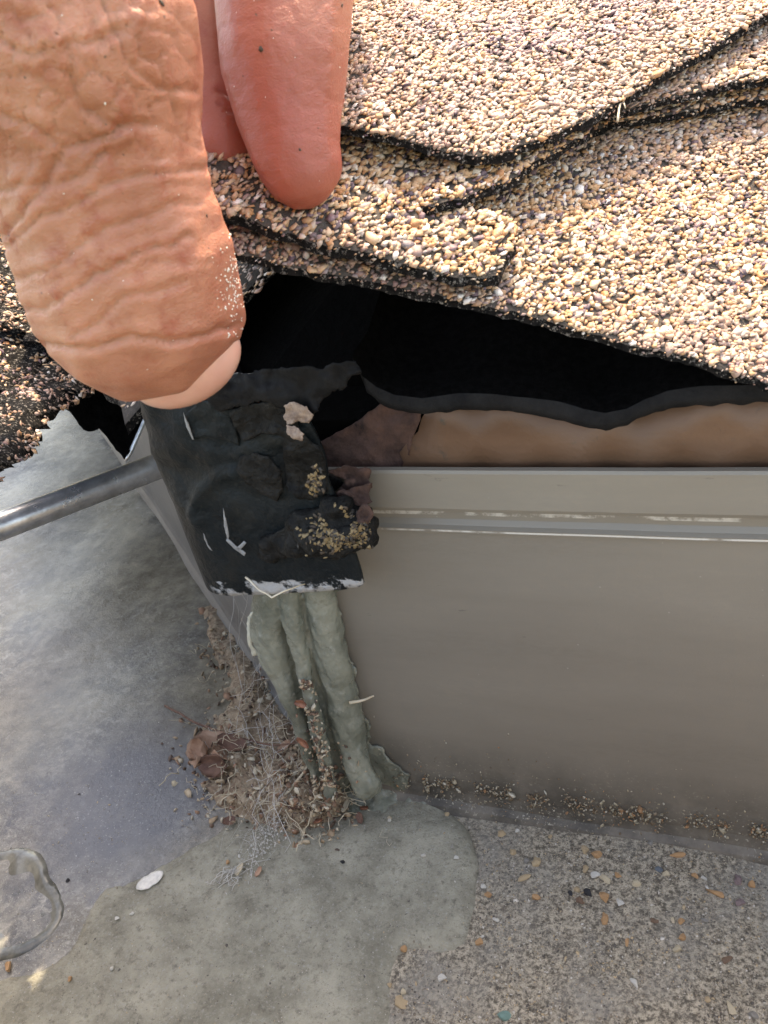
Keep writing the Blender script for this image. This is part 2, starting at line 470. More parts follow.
tan = empty("drip_flashing", "tan metal flashing strip showing between black membrane and gutter wall", "flashing")
tp = [(398, 480), (404, 462), (400, 452), (409, 440), (418, 432), (422, 418), (430, 404), (520, 402), (606, 415), (768, 392), (1500, 392), (1500, 500), (768, 480)]
def wy(y0): 
    def f(x, z): return Vector((x, y0 + .0006 * noise.noise(Vector((x * 60, z * 60, 0))), z))
    return f
q = [on_y(a, b, .0016) for a, b in tp]
q = resample([(p.x, p.z) for p in q], .002)
q = [(x + (.0005 * noise.noise(Vector((x * 700, z * 700, 0))) if x < -.06 else 0), z) for x, z in q]
sheet("strip", q, .006, wy(.0016), wy(.0024), m_tan, tan)

membrane = empty("roof_membrane", "black bitumen membrane with wavy lower rim hanging over the tan strip", "membrane")
low = [(364, 378), (368, 392), (380, 402), (398, 410), (425, 413), (460, 409), (500, 409), (530, 413), (560, 419), (585, 426), (606, 429), (628, 424), (645, 415), (668, 407), (700, 404), (740, 403), (768, 401)]
# the membrane falls over the roof edge: a thick lip in front, then runs up and back under the shingle
V = []; Fc = []
rowsN = 9
lw = resample(low, 4, False)
xe = [on_y(a, b, -.004) for a, b in lw]
xe += [Vector((x, -.004, xe[-1].z + .002 * noise.noise(Vector((x * 30, 0, 0))))) for x in np.arange(.004, .5, .004)]
for i, p in enumerate(xe):
    w = .0026 * (1 + .25 * noise.noise(Vector((p.x * 90, 1, 0))))
    r1 = .0004 * noise.noise(Vector((p.x * 500, 3, 0)))
    curl = max(0, 1 - i / 6)
    sec = [(.0020, -.0004 + .0), (-.0004, 0 + r1), (-.0006, w * .5), (.0000 , w), (.0016, w + .0006), (.007, w + .0012), (.014, w + .0045), (.026, w + .010), (.06, w + .026)]
    for k, (dy, dz) in enumerate(sec):
        V.append(Vector((p.x - curl * .0012 * (k > 2), p.y + dy + .0004 * noise.noise(Vector((p.x * 120, k, 0))), p.z + dz + curl * .001 * (k > 2))))
n = rowsN
F1 = []; F2 = []
for i in range(len(xe) - 1):
    for k in range(n - 1):
        (F1 if k < 3 else F2).append((i * n + k, i * n + k + 1, (i + 1) * n + k + 1, (i + 1) * n + k))
link("lip", mesh("lip", V, F1), m_memb, membrane)
link("upper_face", mesh("upper_face", V, F2), m_under, membrane)  # blacker copy of the membrane: shade under the shingle painted into the colour

deckV = [(CX - .0, .004, .088), (LX, .004, .088), (LX, .9, .088 + .47 * .896), (-.5, .9, .088 + .47 * .896)]
deck = []
def roof_r(x, y): return .102 + .47 * (y + .008)
def roof_l(x, y):
    w = -((x - CX) * N2.x + y * N2.y); return .102 + .47 * (w + .008)
def base(x, y): return min(roof_r(x, y), roof_l(x, y))
# deck boards as one solid per slope
def hipdir():
    # points where both slopes are level
    a = Vector((CX, 0, 0)); d = (Vector((0, 1, 0)) - N2).normalized(); return a, d
ha, hd = hipdir()
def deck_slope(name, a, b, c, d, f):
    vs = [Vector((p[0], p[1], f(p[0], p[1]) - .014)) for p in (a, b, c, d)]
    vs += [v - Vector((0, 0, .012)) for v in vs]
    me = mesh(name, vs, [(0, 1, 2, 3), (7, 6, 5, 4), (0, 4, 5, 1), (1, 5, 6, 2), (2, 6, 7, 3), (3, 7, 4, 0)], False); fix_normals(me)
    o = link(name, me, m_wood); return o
hp = ha + hd * 1.0; h0 = ha + hd * .012
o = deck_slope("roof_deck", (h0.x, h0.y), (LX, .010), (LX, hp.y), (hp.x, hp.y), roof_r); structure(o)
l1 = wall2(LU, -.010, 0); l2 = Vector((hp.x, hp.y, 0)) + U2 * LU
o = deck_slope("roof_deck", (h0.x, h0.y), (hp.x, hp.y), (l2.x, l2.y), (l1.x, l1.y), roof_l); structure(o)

# ---------------------------------------------------------------- shingles
def L(x):
    t = max(0.0, min(.085, -x)); return .029 * (t / .053) ** 1.15
def S(x, y):
    k = math.exp(-(max(0.0, y + .02) / .085) ** 2)
    b = roof_r(x, y) + L(x) * k
    b += .0010 * noise.noise(Vector((x * 35, y * 35, 2))) + .0004 * noise.noise(Vector((x * 120, y * 120, 5)))
    return b
def gran_shapes(k=16):
    """small chipped stones: 12 to 20 triangles each"""
    out = []
    for i in range(k):
        bm = bmesh.new(); sx, sy, sz = random.uniform(1.0, 1.7), random.uniform(.8, 1.15), random.uniform(.28, .45)
        for q in range(9):
            zq = 1 - 2 * (q + .5) / 9; rq = math.sqrt(1 - zq * zq); aq = q * 2.4 + random.uniform(-.5, .5); k = .5 * random.uniform(.75, 1.2)
            bm.verts.new((rq * math.cos(aq) * k * sx, rq * math.sin(aq) * k * sy, zq * k * sz))
        bmesh.ops.convex_hull(bm, input=bm.verts)
        bm.verts.ensure_lookup_table()
        vs = np.array([v.co[:] for v in bm.verts]); idx = {v: j for j, v in enumerate(bm.verts)}
        fs = np.array([[idx[v] for v in f.verts] for f in bm.faces if len(f.verts) == 3])
        out.append((vs, fs)); bm.free()
    return out
GS = gran_shapes()
def scatter(name, pts, sizes, mat, parent, nrm=None, tilt=.20):
    """many granules joined into one object"""
    AV = []; AF = []; base_i = 0
    n = len(pts); pts = np.array(pts); which = rng.integers(0, len(GS), n)
    nrm = np.array(nrm) if nrm is not None else np.tile([0, -.42, .9], (n, 1))
    for g, (vs, fs) in enumerate(GS):
        ids = np.nonzero(which == g)[0]; m_ = len(ids)
        if m_ == 0: continue
        z = nrm[ids] + rng.normal(0, tilt, (m_, 3)); z /= np.linalg.norm(z, axis=1)[:, None]
        a = rng.normal(0, 1, (m_, 3)); xx = a - (a * z).sum(1)[:, None] * z; xx /= np.linalg.norm(xx, axis=1)[:, None]
        yy = np.cross(z, xx)
        s = np.array(sizes)[ids][:, None, None]
        w = (vs[None, :, 0, None] * xx[:, None, :] + vs[None, :, 1, None] * yy[:, None, :] + vs[None, :, 2, None] * z[:, None, :]) * s + pts[ids][:, None, :]
        f = fs[None] + (np.arange(m_) * len(vs))[:, None, None] + base_i
        AV.append(w.reshape(-1, 3)); AF.append(f.reshape(-1, 3)); base_i += m_ * len(vs)
    AV = np.concatenate(AV); AF = np.concatenate(AF)
    me = bpy.data.meshes.new(name)
    me.vertices.add(len(AV)); me.vertices.foreach_set('co', AV.ravel())
    me.loops.add(AF.size); me.loops.foreach_set('vertex_index', AF.ravel())
    me.polygons.add(len(AF)); me.polygons.foreach_set('loop_start', np.arange(len(AF)) * 3); me.polygons.foreach_set('loop_total', np.full(len(AF), 3))
    me.update(); me.validate()
    return stuff(link(name, me, mat, parent))
def px_line(pts, surf, step=4): return [hit(a, b, surf) for a, b in resample(pts, step, False)]

def roughen(poly, amp=.0004):
    out = []
    for x, y in poly:
        v = Vector((x * 700, y * 700, 0)); v2 = Vector((x * 220, y * 220, 4))
        out.append((x + amp * noise.noise(v) + amp * noise.noise(v2), y + amp * noise.noise(v + Vector((9, 3, 1))) + amp * noise.noise(v2 + Vector((2, 8, 0)))))
    return out
def shingle(label, front, rest, surf, thick, gmat, region, dens=1.0, step=.004, size=.00090, edge_n=1.0, parent_name="roof_shingle"):
    root = empty(parent_name, label, "roof shingle", group="asphalt roof shingles at the corner of the roof")
    fw = [(p.x, p.y) for p in px_line(front, surf, 5)]
    poly = roughen(resample(fw + rest, .0011 if len(rest) < 1 else .0016))
    fx0, fx1, fy0, fy1 = region
    o = sheet("asphalt_mat", [p for p in poly], step, lambda x, y: Vector((x, y, surf(x, y) - .0004)),
              lambda x, y: Vector((x, y, surf(x, y) - thick * (1 + .2 * noise.noise(Vector((x * 300, y * 300, 1)))))), m_mat, root, m_asph)
    # granules over the face
    n = int((fx1 - fx0) * (fy1 - fy0) / (size * size * .27) * dens)
    xs = rng.uniform(fx0, fx1, n); ys = rng.uniform(fy0, fy1, n)
    bbox = (min(p[0] for p in poly), max(p[0] for p in poly), min(p[1] for p in poly), max(p[1] for p in poly))
    coarse = poly[::3]
    pts = []; sz = []
    # inside test on a raster of the outline, 0.4 mm cells
    res = .0006
    nx = int((fx1 - fx0) / res) + 1; ny = int((fy1 - fy0) / res) + 1
    PA = np.array(poly); x1, y1 = PA[:, 0], PA[:, 1]; x2, y2 = np.roll(x1, -1), np.roll(y1, -1)
    inside = np.zeros(n, bool)
    for i in range(len(PA)):
        if y1[i] == y2[i]: continue
        c = ((y1[i] > ys) != (y2[i] > ys)) & (xs < (x2[i] - x1[i]) * (ys - y1[i]) / (y2[i] - y1[i]) + x1[i])
        inside ^= c
    xs = xs[inside]; ys = ys[inside]
    for x, y in zip(xs, ys):
        s = size * random.lognormvariate(-.05, .26)
        pts.append((x, y, surf(x, y) - .0003 + random.random() * .0003)); sz.append(min(s, .0021))
    # granules caught on the cut edge
    L_ = [Vector((a, b, 0)) for a, b in poly]
    for i in range(len(L_)):
        a, b = L_[i], L_[(i + 1) % len(L_)]
        if not (fx0 < a.x < fx1 and fy0 < a.y < fy1): continue
        k = (b - a).length / size * 1.5 * edge_n
        k = int(k) + (random.random() < k % 1)
        for j in range(k):
            q = a.lerp(b, random.random()); d = abs(random.gauss(0, .42))
            pts.append((q.x, q.y, surf(q.x, q.y) - thick * min(d, 1.0))); sz.append(size * random.uniform(.3, .7))
    nn = []
    for (x, y, z) in pts: nn.append((0, -.42, .9))
    scatter("granules", pts, sz, gmat, root, nn)
    return root

HX = -0.105       # how far left the lifted shingle reaches behind the hand
# main, lowest shingle, lifted by the hand
front = [(190, 236), (225, 244), (262, 256), (300, 266), (330, 270), (380, 280), (430, 291), (500, 306), (560, 322), (620, 338), (680, 352), (730, 368), (768, 381)]
p1 = hit(768, 381, S)
rest = [(p1.x + .012, p1.y + .002), (.05, -.009), (.15, -.010), (.15, .2), (-.13, .2), (HX, .04), (HX, .0)]
main = shingle("lowest shingle, its front edge lifted high over the black gap beside the thumb", front, rest, S, .0015, m_gran, (-.115, .075, -.06, .09), 1.0)

SB = lambda x, y: S(x, y) + .0044
front = [(190, 190), (213, 203), (240, 213), (275, 226), (300, 234), (350, 247), (400, 260), (440, 270), (480, 274), (496, 270), (503, 255), (514, 240), (518, 226), (505, 215), (470, 205)]
a = hit(470, 205, SB)
rest = [(a.x, .02), (-.12, .02), (HX - .003, .0)]
strip = shingle("narrow torn shingle strip under the fingertips, ending left of the lowest shingle's bright slope", front, rest, SB, .0017, m_granw, (-.115, -.03, -.05, .02), 1.0, .003, .00102)

xa = hit(395, 205, SB).x; xb = hit(450, 199, SB).x
def SCf(x, y): return S(x, y) + .0034 + .0030 * sstep(xa, xb, x)
front = [(330, 216), (380, 211), (412, 206), (430, 202), (457, 196), (490, 184), (515, 172), (532, 160), (560, 146), (590, 128)]
a = hit(590, 128, SCf)
rest = [(a.x, .1), (-.13, .1), (-.12, .01)]
mid = shingle("middle shingle just under the broad top tab, between fingers and shadow", front, rest, SCf, .0015, m_granw, (-.125, -.02, -.03, .1), 1.0, .004, .00092)

def SD1(x, y): return S(x, y) + .0027
front = [(556, 148), (585, 131), (612, 120), (655, 114), (700, 106), (735, 99), (768, 95)]
a = hit(768, 95, SD1); b0 = hit(556, 148, SD1)
rest = [(a.x + .15, a.y + .03), (a.x + .15, .3), (b0.x, .3)]
e1 = shingle("lower of the two thin shingle layers at the right edge under the top tab", front, rest, SD1, .0014, m_gran, (-.09, .08, -.03, .16), 1.0, .005)
def SD2(x, y): return S(x, y) + .0062
front = [(575, 128), (600, 112), (622, 107), (660, 97), (700, 89), (735, 80), (768, 75)]
a = hit(768, 75, SD2); b0 = hit(575, 128, SD2)
rest = [(a.x + .15, a.y + .03), (a.x + .15, .3), (b0.x, .3)]
e2 = shingle("upper of the two thin shingle layers at the right edge under the top tab", front, rest, SD2, .0014, m_granm, (-.09, .08, -.03, .17), 1.0, .005)

def SE(x, y): return S(x, y) + .0096
front = [(318, 110), (338, 121), (365, 127), (400, 137), (430, 145), (460, 151), (478, 154), (492, 152), (515, 144), (540, 136), (560, 129), (590, 115), (620, 98), (650, 78), (680, 62), (710, 45), (740, 28), (768, 10)]
a = hit(768, 10, SE); b0 = hit(316, 60, SE); b1 = hit(314, 0, SE)
rest = [(a.x + .06, a.y + .07), (a.x + .08, .42), (-.22, .42), (-.10, .10), (b1.x, b1.y), (b0.x, b0.y)]
top_tab = shingle("broad top shingle tab with a blunt pointed front corner, upper right", front, rest, SE, .0015, m_granm, (-.16, .03, -.035, .17), 1.0, .006, .00092)

# ---------------------------------------------------------------- left side: shingle pile, torn membrane
def SL(x, y): return roof_l(x, y) - .004 + .001 * noise.noise(Vector((x * 40, y * 40, 2)))
eL = [(wall2(u, .014 + .032 * sstep(.05, .11, u) + .002 * noise.noise(Vector((u * 60, 0, 0))), 0)) for u in np.arange(.012, .5, .004)]  # overhang widened out of view to keep the sun off the left floor
pl = [(p.x, p.y) for p in eL] + [tuple((wall2(.5, -.3, 0))[:2]), tuple((wall2(.05, -.3, 0) )[:2]), tuple((wall2(.02, -.02, 0))[:2])]
lroot = empty("roof_shingle", "shingle course along the eave of the left run, behind the thumb", "roof shingle", group="asphalt roof shingles at the corner of the roof")
sheet("asphalt_mat", resample(pl, .004), .012, lambda x, y: Vector((x, y, SL(x, y))), lambda x, y: Vector((x, y, SL(x, y) - .002)), m_mat, lroot, m_asph)
pts = []; 
for i in range(9000):
    u = random.uniform(.015, .22); w = random.uniform(-.07, .0135); p = wall2(u, w, 0); pts.append((p.x, p.y, SL(p.x, p.y)))
scatter("granules", pts, rng.uniform(.0008, .0015, len(pts)), m_granm, lroot, np.tile(tuple(-N2 * -.42 + Vector((0, 0, .9))), (len(pts), 1)))

def pile(label, outline, dep, thick, away, seed, gm, n):
    root = empty("broken_shingle", label, "broken shingle", P(*outline[0], dep(*outline[0])), group="crumbling shingle ends beside the thumb")
    o = px_sheet("asphalt_mat", outline, 4, dep, thick, m_asph, root, rough=5, bump=.0022, away=away, bscale=170)
    me = o.data
    r = random.Random(seed); pts = []; nr = []
    polys = [p for p in me.polygons if p.normal.dot(FWD) < .2]
    area = [p.area for p in polys]
    for p in r.choices(polys, area, k=n):
        vs = [me.vertices[i].co for i in p.vertices]; a, b = r.random(), r.random()
        if a + b > 1: a, b = 1 - a, 1 - b
        q = vs[0] + (vs[1] - vs[0]) * a + (vs[2] - vs[0]) * b
        if noise.noise(q * 220) > -.12: pts.append(tuple(q)); nr.append(tuple(p.normal))
    for i in range(len(me.vertices)): pass
    scatter("granules", pts, [r.uniform(.0006, .0014) for _ in pts], gm, root, nr, .5)
    bpy.context.view_layer.update()
    for c in list(root.children): c.location = -root.location
    return root
dpl = lambda a, b: .172 + (75 - a) * -.00010 + (430 - b) * .00030
pile("lowest crumbling shingle end jutting over the gutter left of the thumb", [(-60, 490), (-30, 470), (0, 447), (14, 432), (32, 411), (48, 400), (62, 390), (84, 378), (100, 350), (70, 345), (58, 352), (40, 372), (20, 378), (0, 392), (-60, 410)], dpl, .006, Vector((.2, .5, -.5)), 3, m_granm, 900)
pile("upper crumbling shingle end with sunlit granules against the thumb's left side", [(-60, 400), (0, 386), (18, 376), (34, 366), (50, 352), (64, 334), (90, 330), (60, 270), (20, 200), (-60, 180)], lambda a, b: dpl(a, b) + .003, .005, Vector((.2, .5, -.5)), 5, m_granw, 2200)
pile("thin curled shingle end between thumb and sunlit pile", [(-20, 330), (0, 322), (16, 330), (30, 342), (60, 350), (90, 350), (80, 300), (0, 290)], lambda a, b: dpl(a, b) - .003, .002, Vector((.2, .5, -.5)), 6, m_granm, 500)

flap = empty("torn_membrane", "torn black membrane hanging in a point under the thumb above the metal rod", "membrane", P(110, 420, .2))
o = px_sheet("flap", [(60, 360), (64, 396), (63, 408), (69, 412), (76, 420), (84, 430), (92, 431), (99, 428), (106, 437), (116, 449), (124, 459), (130, 450), (140, 428), (150, 402), (175, 385), (150, 350)], 4, lambda a, b: .205 + (a - 60) * .00012 - (b - 400) * .0001, .0008, m_under, flap, rough=1.6, bump=.001)
o.location = -flap.location
o = px_sheet("flap_edge", [(124, 460), (128, 452), (138, 430), (149, 405), (152, 406), (141, 432), (131, 454), (126, 461)], 3, lambda a, b: .2085, .001, m_galv, flap)
o.location = -flap.location
# black fill of membrane between shingles and flashing, in the dark
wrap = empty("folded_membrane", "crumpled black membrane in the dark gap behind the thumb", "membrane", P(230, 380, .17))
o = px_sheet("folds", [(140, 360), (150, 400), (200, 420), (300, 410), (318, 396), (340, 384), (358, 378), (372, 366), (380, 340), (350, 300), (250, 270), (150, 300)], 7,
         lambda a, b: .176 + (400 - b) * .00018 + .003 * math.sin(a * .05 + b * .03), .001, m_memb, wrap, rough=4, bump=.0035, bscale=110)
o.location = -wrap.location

# ---------------------------------------------------------------- black corner flashing
M = Mat("black_painted_metal", 0.34, 0.0, 0.14)
c = M.mix(M.fac(M.noise(120, 6, .65), .35, .7), (.006, .009, .011), (.013, .017, .0185))
c = M.mix(M.fac(M.noise(90, 5, .6), .52, .66), c, (.019, .019, .017))
sp = M.n.new('ShaderNodeSeparateXYZ'); M.l.new(M.co, sp.inputs[0])
wz = M.math('ADD', sp.outputs['Z'], M.math('MULTIPLY', M.noise(380, 5, .7, M.vec((.5, 1, 1))), -.0075))
wz = M.math('SUBTRACT', wz, M.math('MULTIPLY', M.math('ADD', sp.outputs['X'], .095), .09))
chip = M.math('MULTIPLY', M.math('MULTIPLY', M.fac(wz, .0612, .0607), M.fac(M.noise(150, 5, .65, M.vec((1, 1, 1))), .44, .50)), M.fac(sp.outputs['X'], -.1015, -.096))
c = M.mix(chip, c, (.40, .40, .40))
M.color(c); M.bump(M.noise(700, 5, .6), .00012); M.bump(M.noise(90, 4), .0016); M.bump(M.noise(350, 5, .7, M.vec(warp=.006, wscale=120)), .0005); M.rough(M.noise(180, 4), .32, .6)
m_flash = M.m
M = Mat("cracked_black_tar", 0.55, 0.0, 0.12)
c = M.mix(M.fac(M.noise(260, 6, .7), .38, .66), (.006, .006, .006), (.020, .019, .0175))
M.color(c); M.bump(M.voro(520, 'DISTANCE_TO_EDGE', M.vec(warp=.003, wscale=300)), .0009, .6); M.bump(M.noise(800, 5, .7), .0004)
m_tar = M.m
flash = empty("corner_flashing", "black painted corner flashing smeared with tar, bottom edge scraped to white", "flashing", Vector((-.0944, -.008, .062)))
YF = -.010; RX = -.0944; RR = .012
def fl(s, z):
    """s: distance along the sheet, 0 where the bend starts, positive to the right"""
    if s >= 0: p = Vector((RX + s, YF, z)); n = Vector((0, -1, 0))
    else:
        a = min(-s / RR, rad(72)); e = max(0, -s - RR * rad(72))
        p = Vector((RX - RR * math.sin(a), YF + RR - RR * math.cos(a), z)); n = Vector((-math.sin(a), -math.cos(a), 0))
        p += Vector((-math.cos(a), math.sin(a), 0)) * e
    return p, n
FOLDS = [([(235, 470), (215, 478), (200, 492), (194, 508), (200, 520)], 6, .0018), ([(240, 450), (262, 444), (285, 436), (300, 430)], 7, .0016),
         ([(262, 455), (276, 462), (284, 475), (284, 486)], 4, .0012), ([(225, 400), (245, 415), (262, 430)], 6, .0012), ([(200, 436), (225, 442), (245, 450)], 3, -.0008)]
def pdist(x, y, line):
    best = 1e9
    for (ax, ay), (bx, by) in zip(line[:-1], line[1:]):
        dx, dy = bx - ax, by - ay; t = max(0, min(1, ((x - ax) * dx + (y - ay) * dy) / (dx * dx + dy * dy)))
        best = min(best, math.hypot(x - ax - dx * t, y - ay - dy * t))
    return best
def fl3(s, z, off=0.0):
    p, n = fl(s, z); x, y = proj(p)
    d = .0006 * noise.noise(p * 55) + .0012 * sstep(.075, .09, z) * fbm(p, 120, 3)
    if s > -.004:
        for ln, w, h in FOLDS:
            q = pdist(x, y, ln) / w
            if q < 3: d += h * math.exp(-q * q)
        e = math.hypot((x - 258) / 26, (y - 475) / 17)
        d += .0010 * (1 - sstep(.8, 1.05, e)) * sstep(-.1, .02, s + .02)
    curl = .0016 * sstep(.004, -.001, z - .0625)
    return p + n * (d + off)
rt = [(363, 588), (361, 578), (356, 560), (350, 545), (335, 500), (328, 480), (324, 462), (316, 440), (311, 425), (300, 405), (300, 385), (296, 374)]
op = []
for a, b in rt:
    q = on_y(a, b, YF); op.append((q.x - RX, q.z))
zb = op[0][1]
op += [(-.01, op[-1][1]), (-.036, op[-1][1]), (-.036, .064), (-.020, .0605), (-.012, .0612), (-.006, .0616), (0, .0622), (.010, .0632), (.02, .0645)]
op = smooth_poly(op, 1); op = resample(op, .0011)
op = [(a + .0003 * noise.noise(Vector((a * 900, b * 900, 0))), b + .0003 * noise.noise(Vector((a * 900, b * 900, 6)))) for a, b in op]
o = sheet("metal_sheet", op, .0012, lambda s, z: fl3(s, z), lambda s, z: fl3(s, z, -.0009), m_flash, flash); o.location = -flash.location
def flp(name, outline, off, thick, mat, rough=1.5, bump=.0008, step=3, lab=None, bscale=250.):
    k = lambda a, b: (on_y(a, b, YF - off) - CAM).dot(FWD)
    o = px_sheet(name, outline, step, k, thick, mat, flash, rough=rough, bump=bump, bscale=bscale); o.location = -flash.location
    if lab: o['label'] = lab
    return o
flp("tar_patch", [(236, 470), (240, 456), (252, 453), (268, 457), (280, 470), (283, 488), (277, 501), (262, 494), (246, 484)], .0016, .002, m_tar, 1.5, .0009, lab='oval cracked tar patch')
flp("tar_flap", [(205, 395), (240, 372), (290, 366), (330, 366), (352, 360), (362, 368), (345, 384), (325, 394), (316, 404), (320, 412), (310, 416), (298, 412), (286, 408), (262, 400), (240, 405), (222, 412)], .0030, .0018, m_memb, 4.5, .0030, bscale=150.)
flp("tar_flap", [(228, 412), (245, 404), (270, 402), (292, 412), (300, 430), (310, 440), (300, 448), (282, 436), (262, 432), (244, 440), (236, 430)], .0026, .0014, m_tar, 2, .0018, bscale=150.)
flp("tar_flap", [(282, 436), (300, 432), (318, 446), (325, 462), (327, 478), (324, 492), (312, 500), (296, 498), (286, 486), (284, 470)], .0022, .0022, m_tar, 2, .0022, bscale=150.)
flp("tar_flap", [(184, 415), (200, 400), (222, 402), (236, 430), (240, 446), (224, 440), (204, 436), (192, 440)], .0012, .0008, m_flash, 1, .0008)
M = Mat("peeled_pale_scrap", .8); M.color(M.mix(M.fac(M.noise(400, 5, .7), .4, .6), (.34, .25, .20), (.15, .10, .08))); M.bump(M.noise(900, 4), .0004); m_scrap = M.m
flp("peeled_scrap", [(284, 405), (294, 401), (306, 406), (314, 415), (308, 422), (296, 421), (287, 424), (283, 415)], .0048, .0014, m_scrap, 2.5, .0014, 2, 'pale peeled scrap')
flp("peeled_scrap", [(286, 424), (296, 426), (303, 434), (302, 441), (293, 440), (287, 433)], .0050, .001, m_scrap, 2, .0010, 2, 'pale peeled scrap')
M = Mat("scraped_pale_metal", .55); M.color(M.mix(M.noise(900, 4), (.34, .34, .34), (.12, .12, .12))); m_scrape = M.m
for ln in ([(223, 508), (226, 520), (229, 536), (228, 541), (224, 526)], [(227, 538), (236, 546), (246, 553), (244, 556), (234, 549), (226, 541)], [(203, 533), (208, 545), (212, 551), (209, 549), (204, 539)], [(183, 412), (189, 426), (194, 440), (192, 439), (186, 427)], [(236, 548), (244, 541), (246, 543), (239, 551)]):
    flp("paint_scratch", ln, .0016, .0005, m_scrape, .6, 0, 2)

def blob(name, chain, voxel, mat, parent, smooth=4, disp=None, flat=None):
    """one continuous skin over a string of spheres: chain is a list of strings [(point, radius), ...]"""
    bm = bmesh.new()
    for c in chain:
        for (a, ra), (b, rb) in zip(c[:-1], c[1:]):
            n = max(2, int((b - a).length / (min(ra, rb) * .22)))
            for i in range(n + 1):
                t = i / n; bmesh.ops.create_icosphere(bm, subdivisions=2, radius=ra + (rb - ra) * t, matrix=Matrix.Translation(a.lerp(b, t)))
    me = bpy.data.meshes.new(name); bm.to_mesh(me); bm.free()
    o = link(name, me)
    md = o.modifiers.new("r", 'REMESH'); md.mode = 'VOXEL'; md.voxel_size = voxel; md.use_smooth_shade = True
    if smooth:
        sm = o.modifiers.new("s", 'SMOOTH'); sm.iterations = smooth; sm.factor = .5
    dg = bpy.context.evaluated_depsgraph_get(); dg.update()
    me2 = bpy.data.meshes.new_from_object(o.evaluated_get(dg))
    o.modifiers.clear(); o.data = me2; me2.name = name; me2.materials.clear(); me2.materials.append(mat)
    if parent: o.parent = parent
    if disp:
        N = len(me2.vertices); co = np.empty(N * 3); no = np.empty(N * 3)
        me2.vertices.foreach_get('co', co); me2.vertex_normals.foreach_get('vector', no)
        co = co.reshape(-1, 3); no = no.reshape(-1, 3)
        co = co + no * disp(co, no)[:, None]
        me2.vertices.foreach_set('co', co.ravel()); me2.update()
    me2.polygons.foreach_set('use_smooth', [True] * len(me2.polygons))
    return o
def vnoise(co, s, o=3, off=0.0): return np.array([noise.fractal(Vector(c) * s + Vector((off, off, 0)), 1.0, 2.0, o) for c in co])
# tar lump with old granules, and its folded wing
def T(a, b, off, r): return (on_y(a, b, YF - off), r)
o = blob("tar_lump", [[T(270, 553, .0002, .0013), T(288, 542, .0006, .0022), T(310, 538, .0010, .0034), T(334, 536, .0012, .0046), (on_y(354, 530, YF - .000), .0040)],
                      [T(264, 556, .0005, .0012), T(275, 535, .001, .0012), T(300, 518, .0005, .0016), T(340, 508, .001, .0024)]],
         .0006, m_tar, flash, 5, lambda co, no: .0014 * vnoise(co, 260, 4))
o.location = -flash.location
bvh = BVHTree.FromPolygons([v.co for v in o.data.vertices], [p.vertices for p in o.data.polygons])
pts = []; nr = []
for i in range(520):
    a = random.gauss(341, 15); b = random.gauss(532, 10)
    h = bvh.ray_cast(CAM, ray(a, b).normalized())
    if h[0] and noise.noise(h[0] * 350) > -.15: pts.append(tuple(h[0] - flash.location)); nr.append(tuple(h[1]))
M = Mat("old_gold_granules", .8); M.color(M.ramp(M.island(), [(0, (.19, .125, .055)), (.3, (.07, .05, .035)), (.6, (.24, .17, .09)), (.85, (.05, .045, .04)), (1, (.05, .045, .04))], 'CONSTANT')); m_old = M.m
scatter("embedded_granules", pts, [random.uniform(.0005, .0011) for _ in pts], m_old, flash, nr, .4)
pts = []; nr = []
for i in range(60):
    q = on_y(random.gauss(315, 4), random.gauss(484, 7), YF - .004); pts.append(tuple(q - flash.location)); nr.append((0, -1, 0))
scatter("embedded_granules", pts, [random.uniform(.0005, .001) for _ in pts], m_old, flash, nr, .4)

# rotten reddish wood in the cavity and brown clods on the wall top
M = Mat("rotten_red_wood", .9); c = M.mix(M.fac(M.noise(180, 6, .7), .35, .65), (.045, .022, .017), (.125, .065, .05))
c = M.mix(M.fac(M.noise(260, 5, .7), .62, .7), c, (.03, .015, .012)); M.color(c); M.bump(M.noise(600, 6, .7), .0009); m_rot = M.m
rot = empty("rotten_board", "rotten reddish board end in the dark hole left of the tan strip", "board", on_y(380, 440, .004))
o = px_sheet("board_end", [(296, 480), (300, 452), (330, 436), (352, 424), (366, 414), (390, 398), (424, 396), (420, 420), (412, 440), (405, 480)], 3.5, lambda a, b: (on_y(a, b, .0015) - CAM).dot(FWD), .006, m_rot, rot, rough=1.2, bump=.0016, bscale=180.)
o.location = -rot.location
for i, (lab, ol, of, dr) in enumerate([("flat crumbly brown clod lying on the wall's top edge beside the dark hole", [(326, 470), (338, 466), (356, 466), (372, 470), (368, 480), (372, 488), (352, 490), (338, 492), (346, 482)], .006, .004),
        ("middle crumbly brown clod above the tar lump", [(330, 498), (342, 490), (360, 486), (371, 484), (369, 494), (372, 502), (362, 506), (352, 504), (342, 506)], .0085, .004),
        ("small brown clod at the right end of the tar lump", [(356, 512), (364, 502), (371, 508), (373, 518), (368, 524), (358, 522)], .0115, .003)]):
    cr = empty("wood_clod", lab, "debris", on_y(ol[0][0], ol[0][1], -of), group="crumbly brown clods on the wall top")
    o = px_sheet("clod", ol, 2.5, lambda a, b: (on_y(a, b, -of) - CAM).dot(FWD), dr, m_rot, cr, rough=2.5, bump=.0022, bscale=260.)
    o.location = -cr.location
o = px_sheet("dark_crumbs", [(318, 470), (335, 478), (345, 484), (334, 492), (350, 500), (372, 508), (374, 535), (365, 550), (340, 520), (322, 500)], 4, lambda a, b: (on_y(a, b, -.0045) - CAM).dot(FWD), .004, m_tar, rot, rough=2, bump=.002); o.location = -rot.location

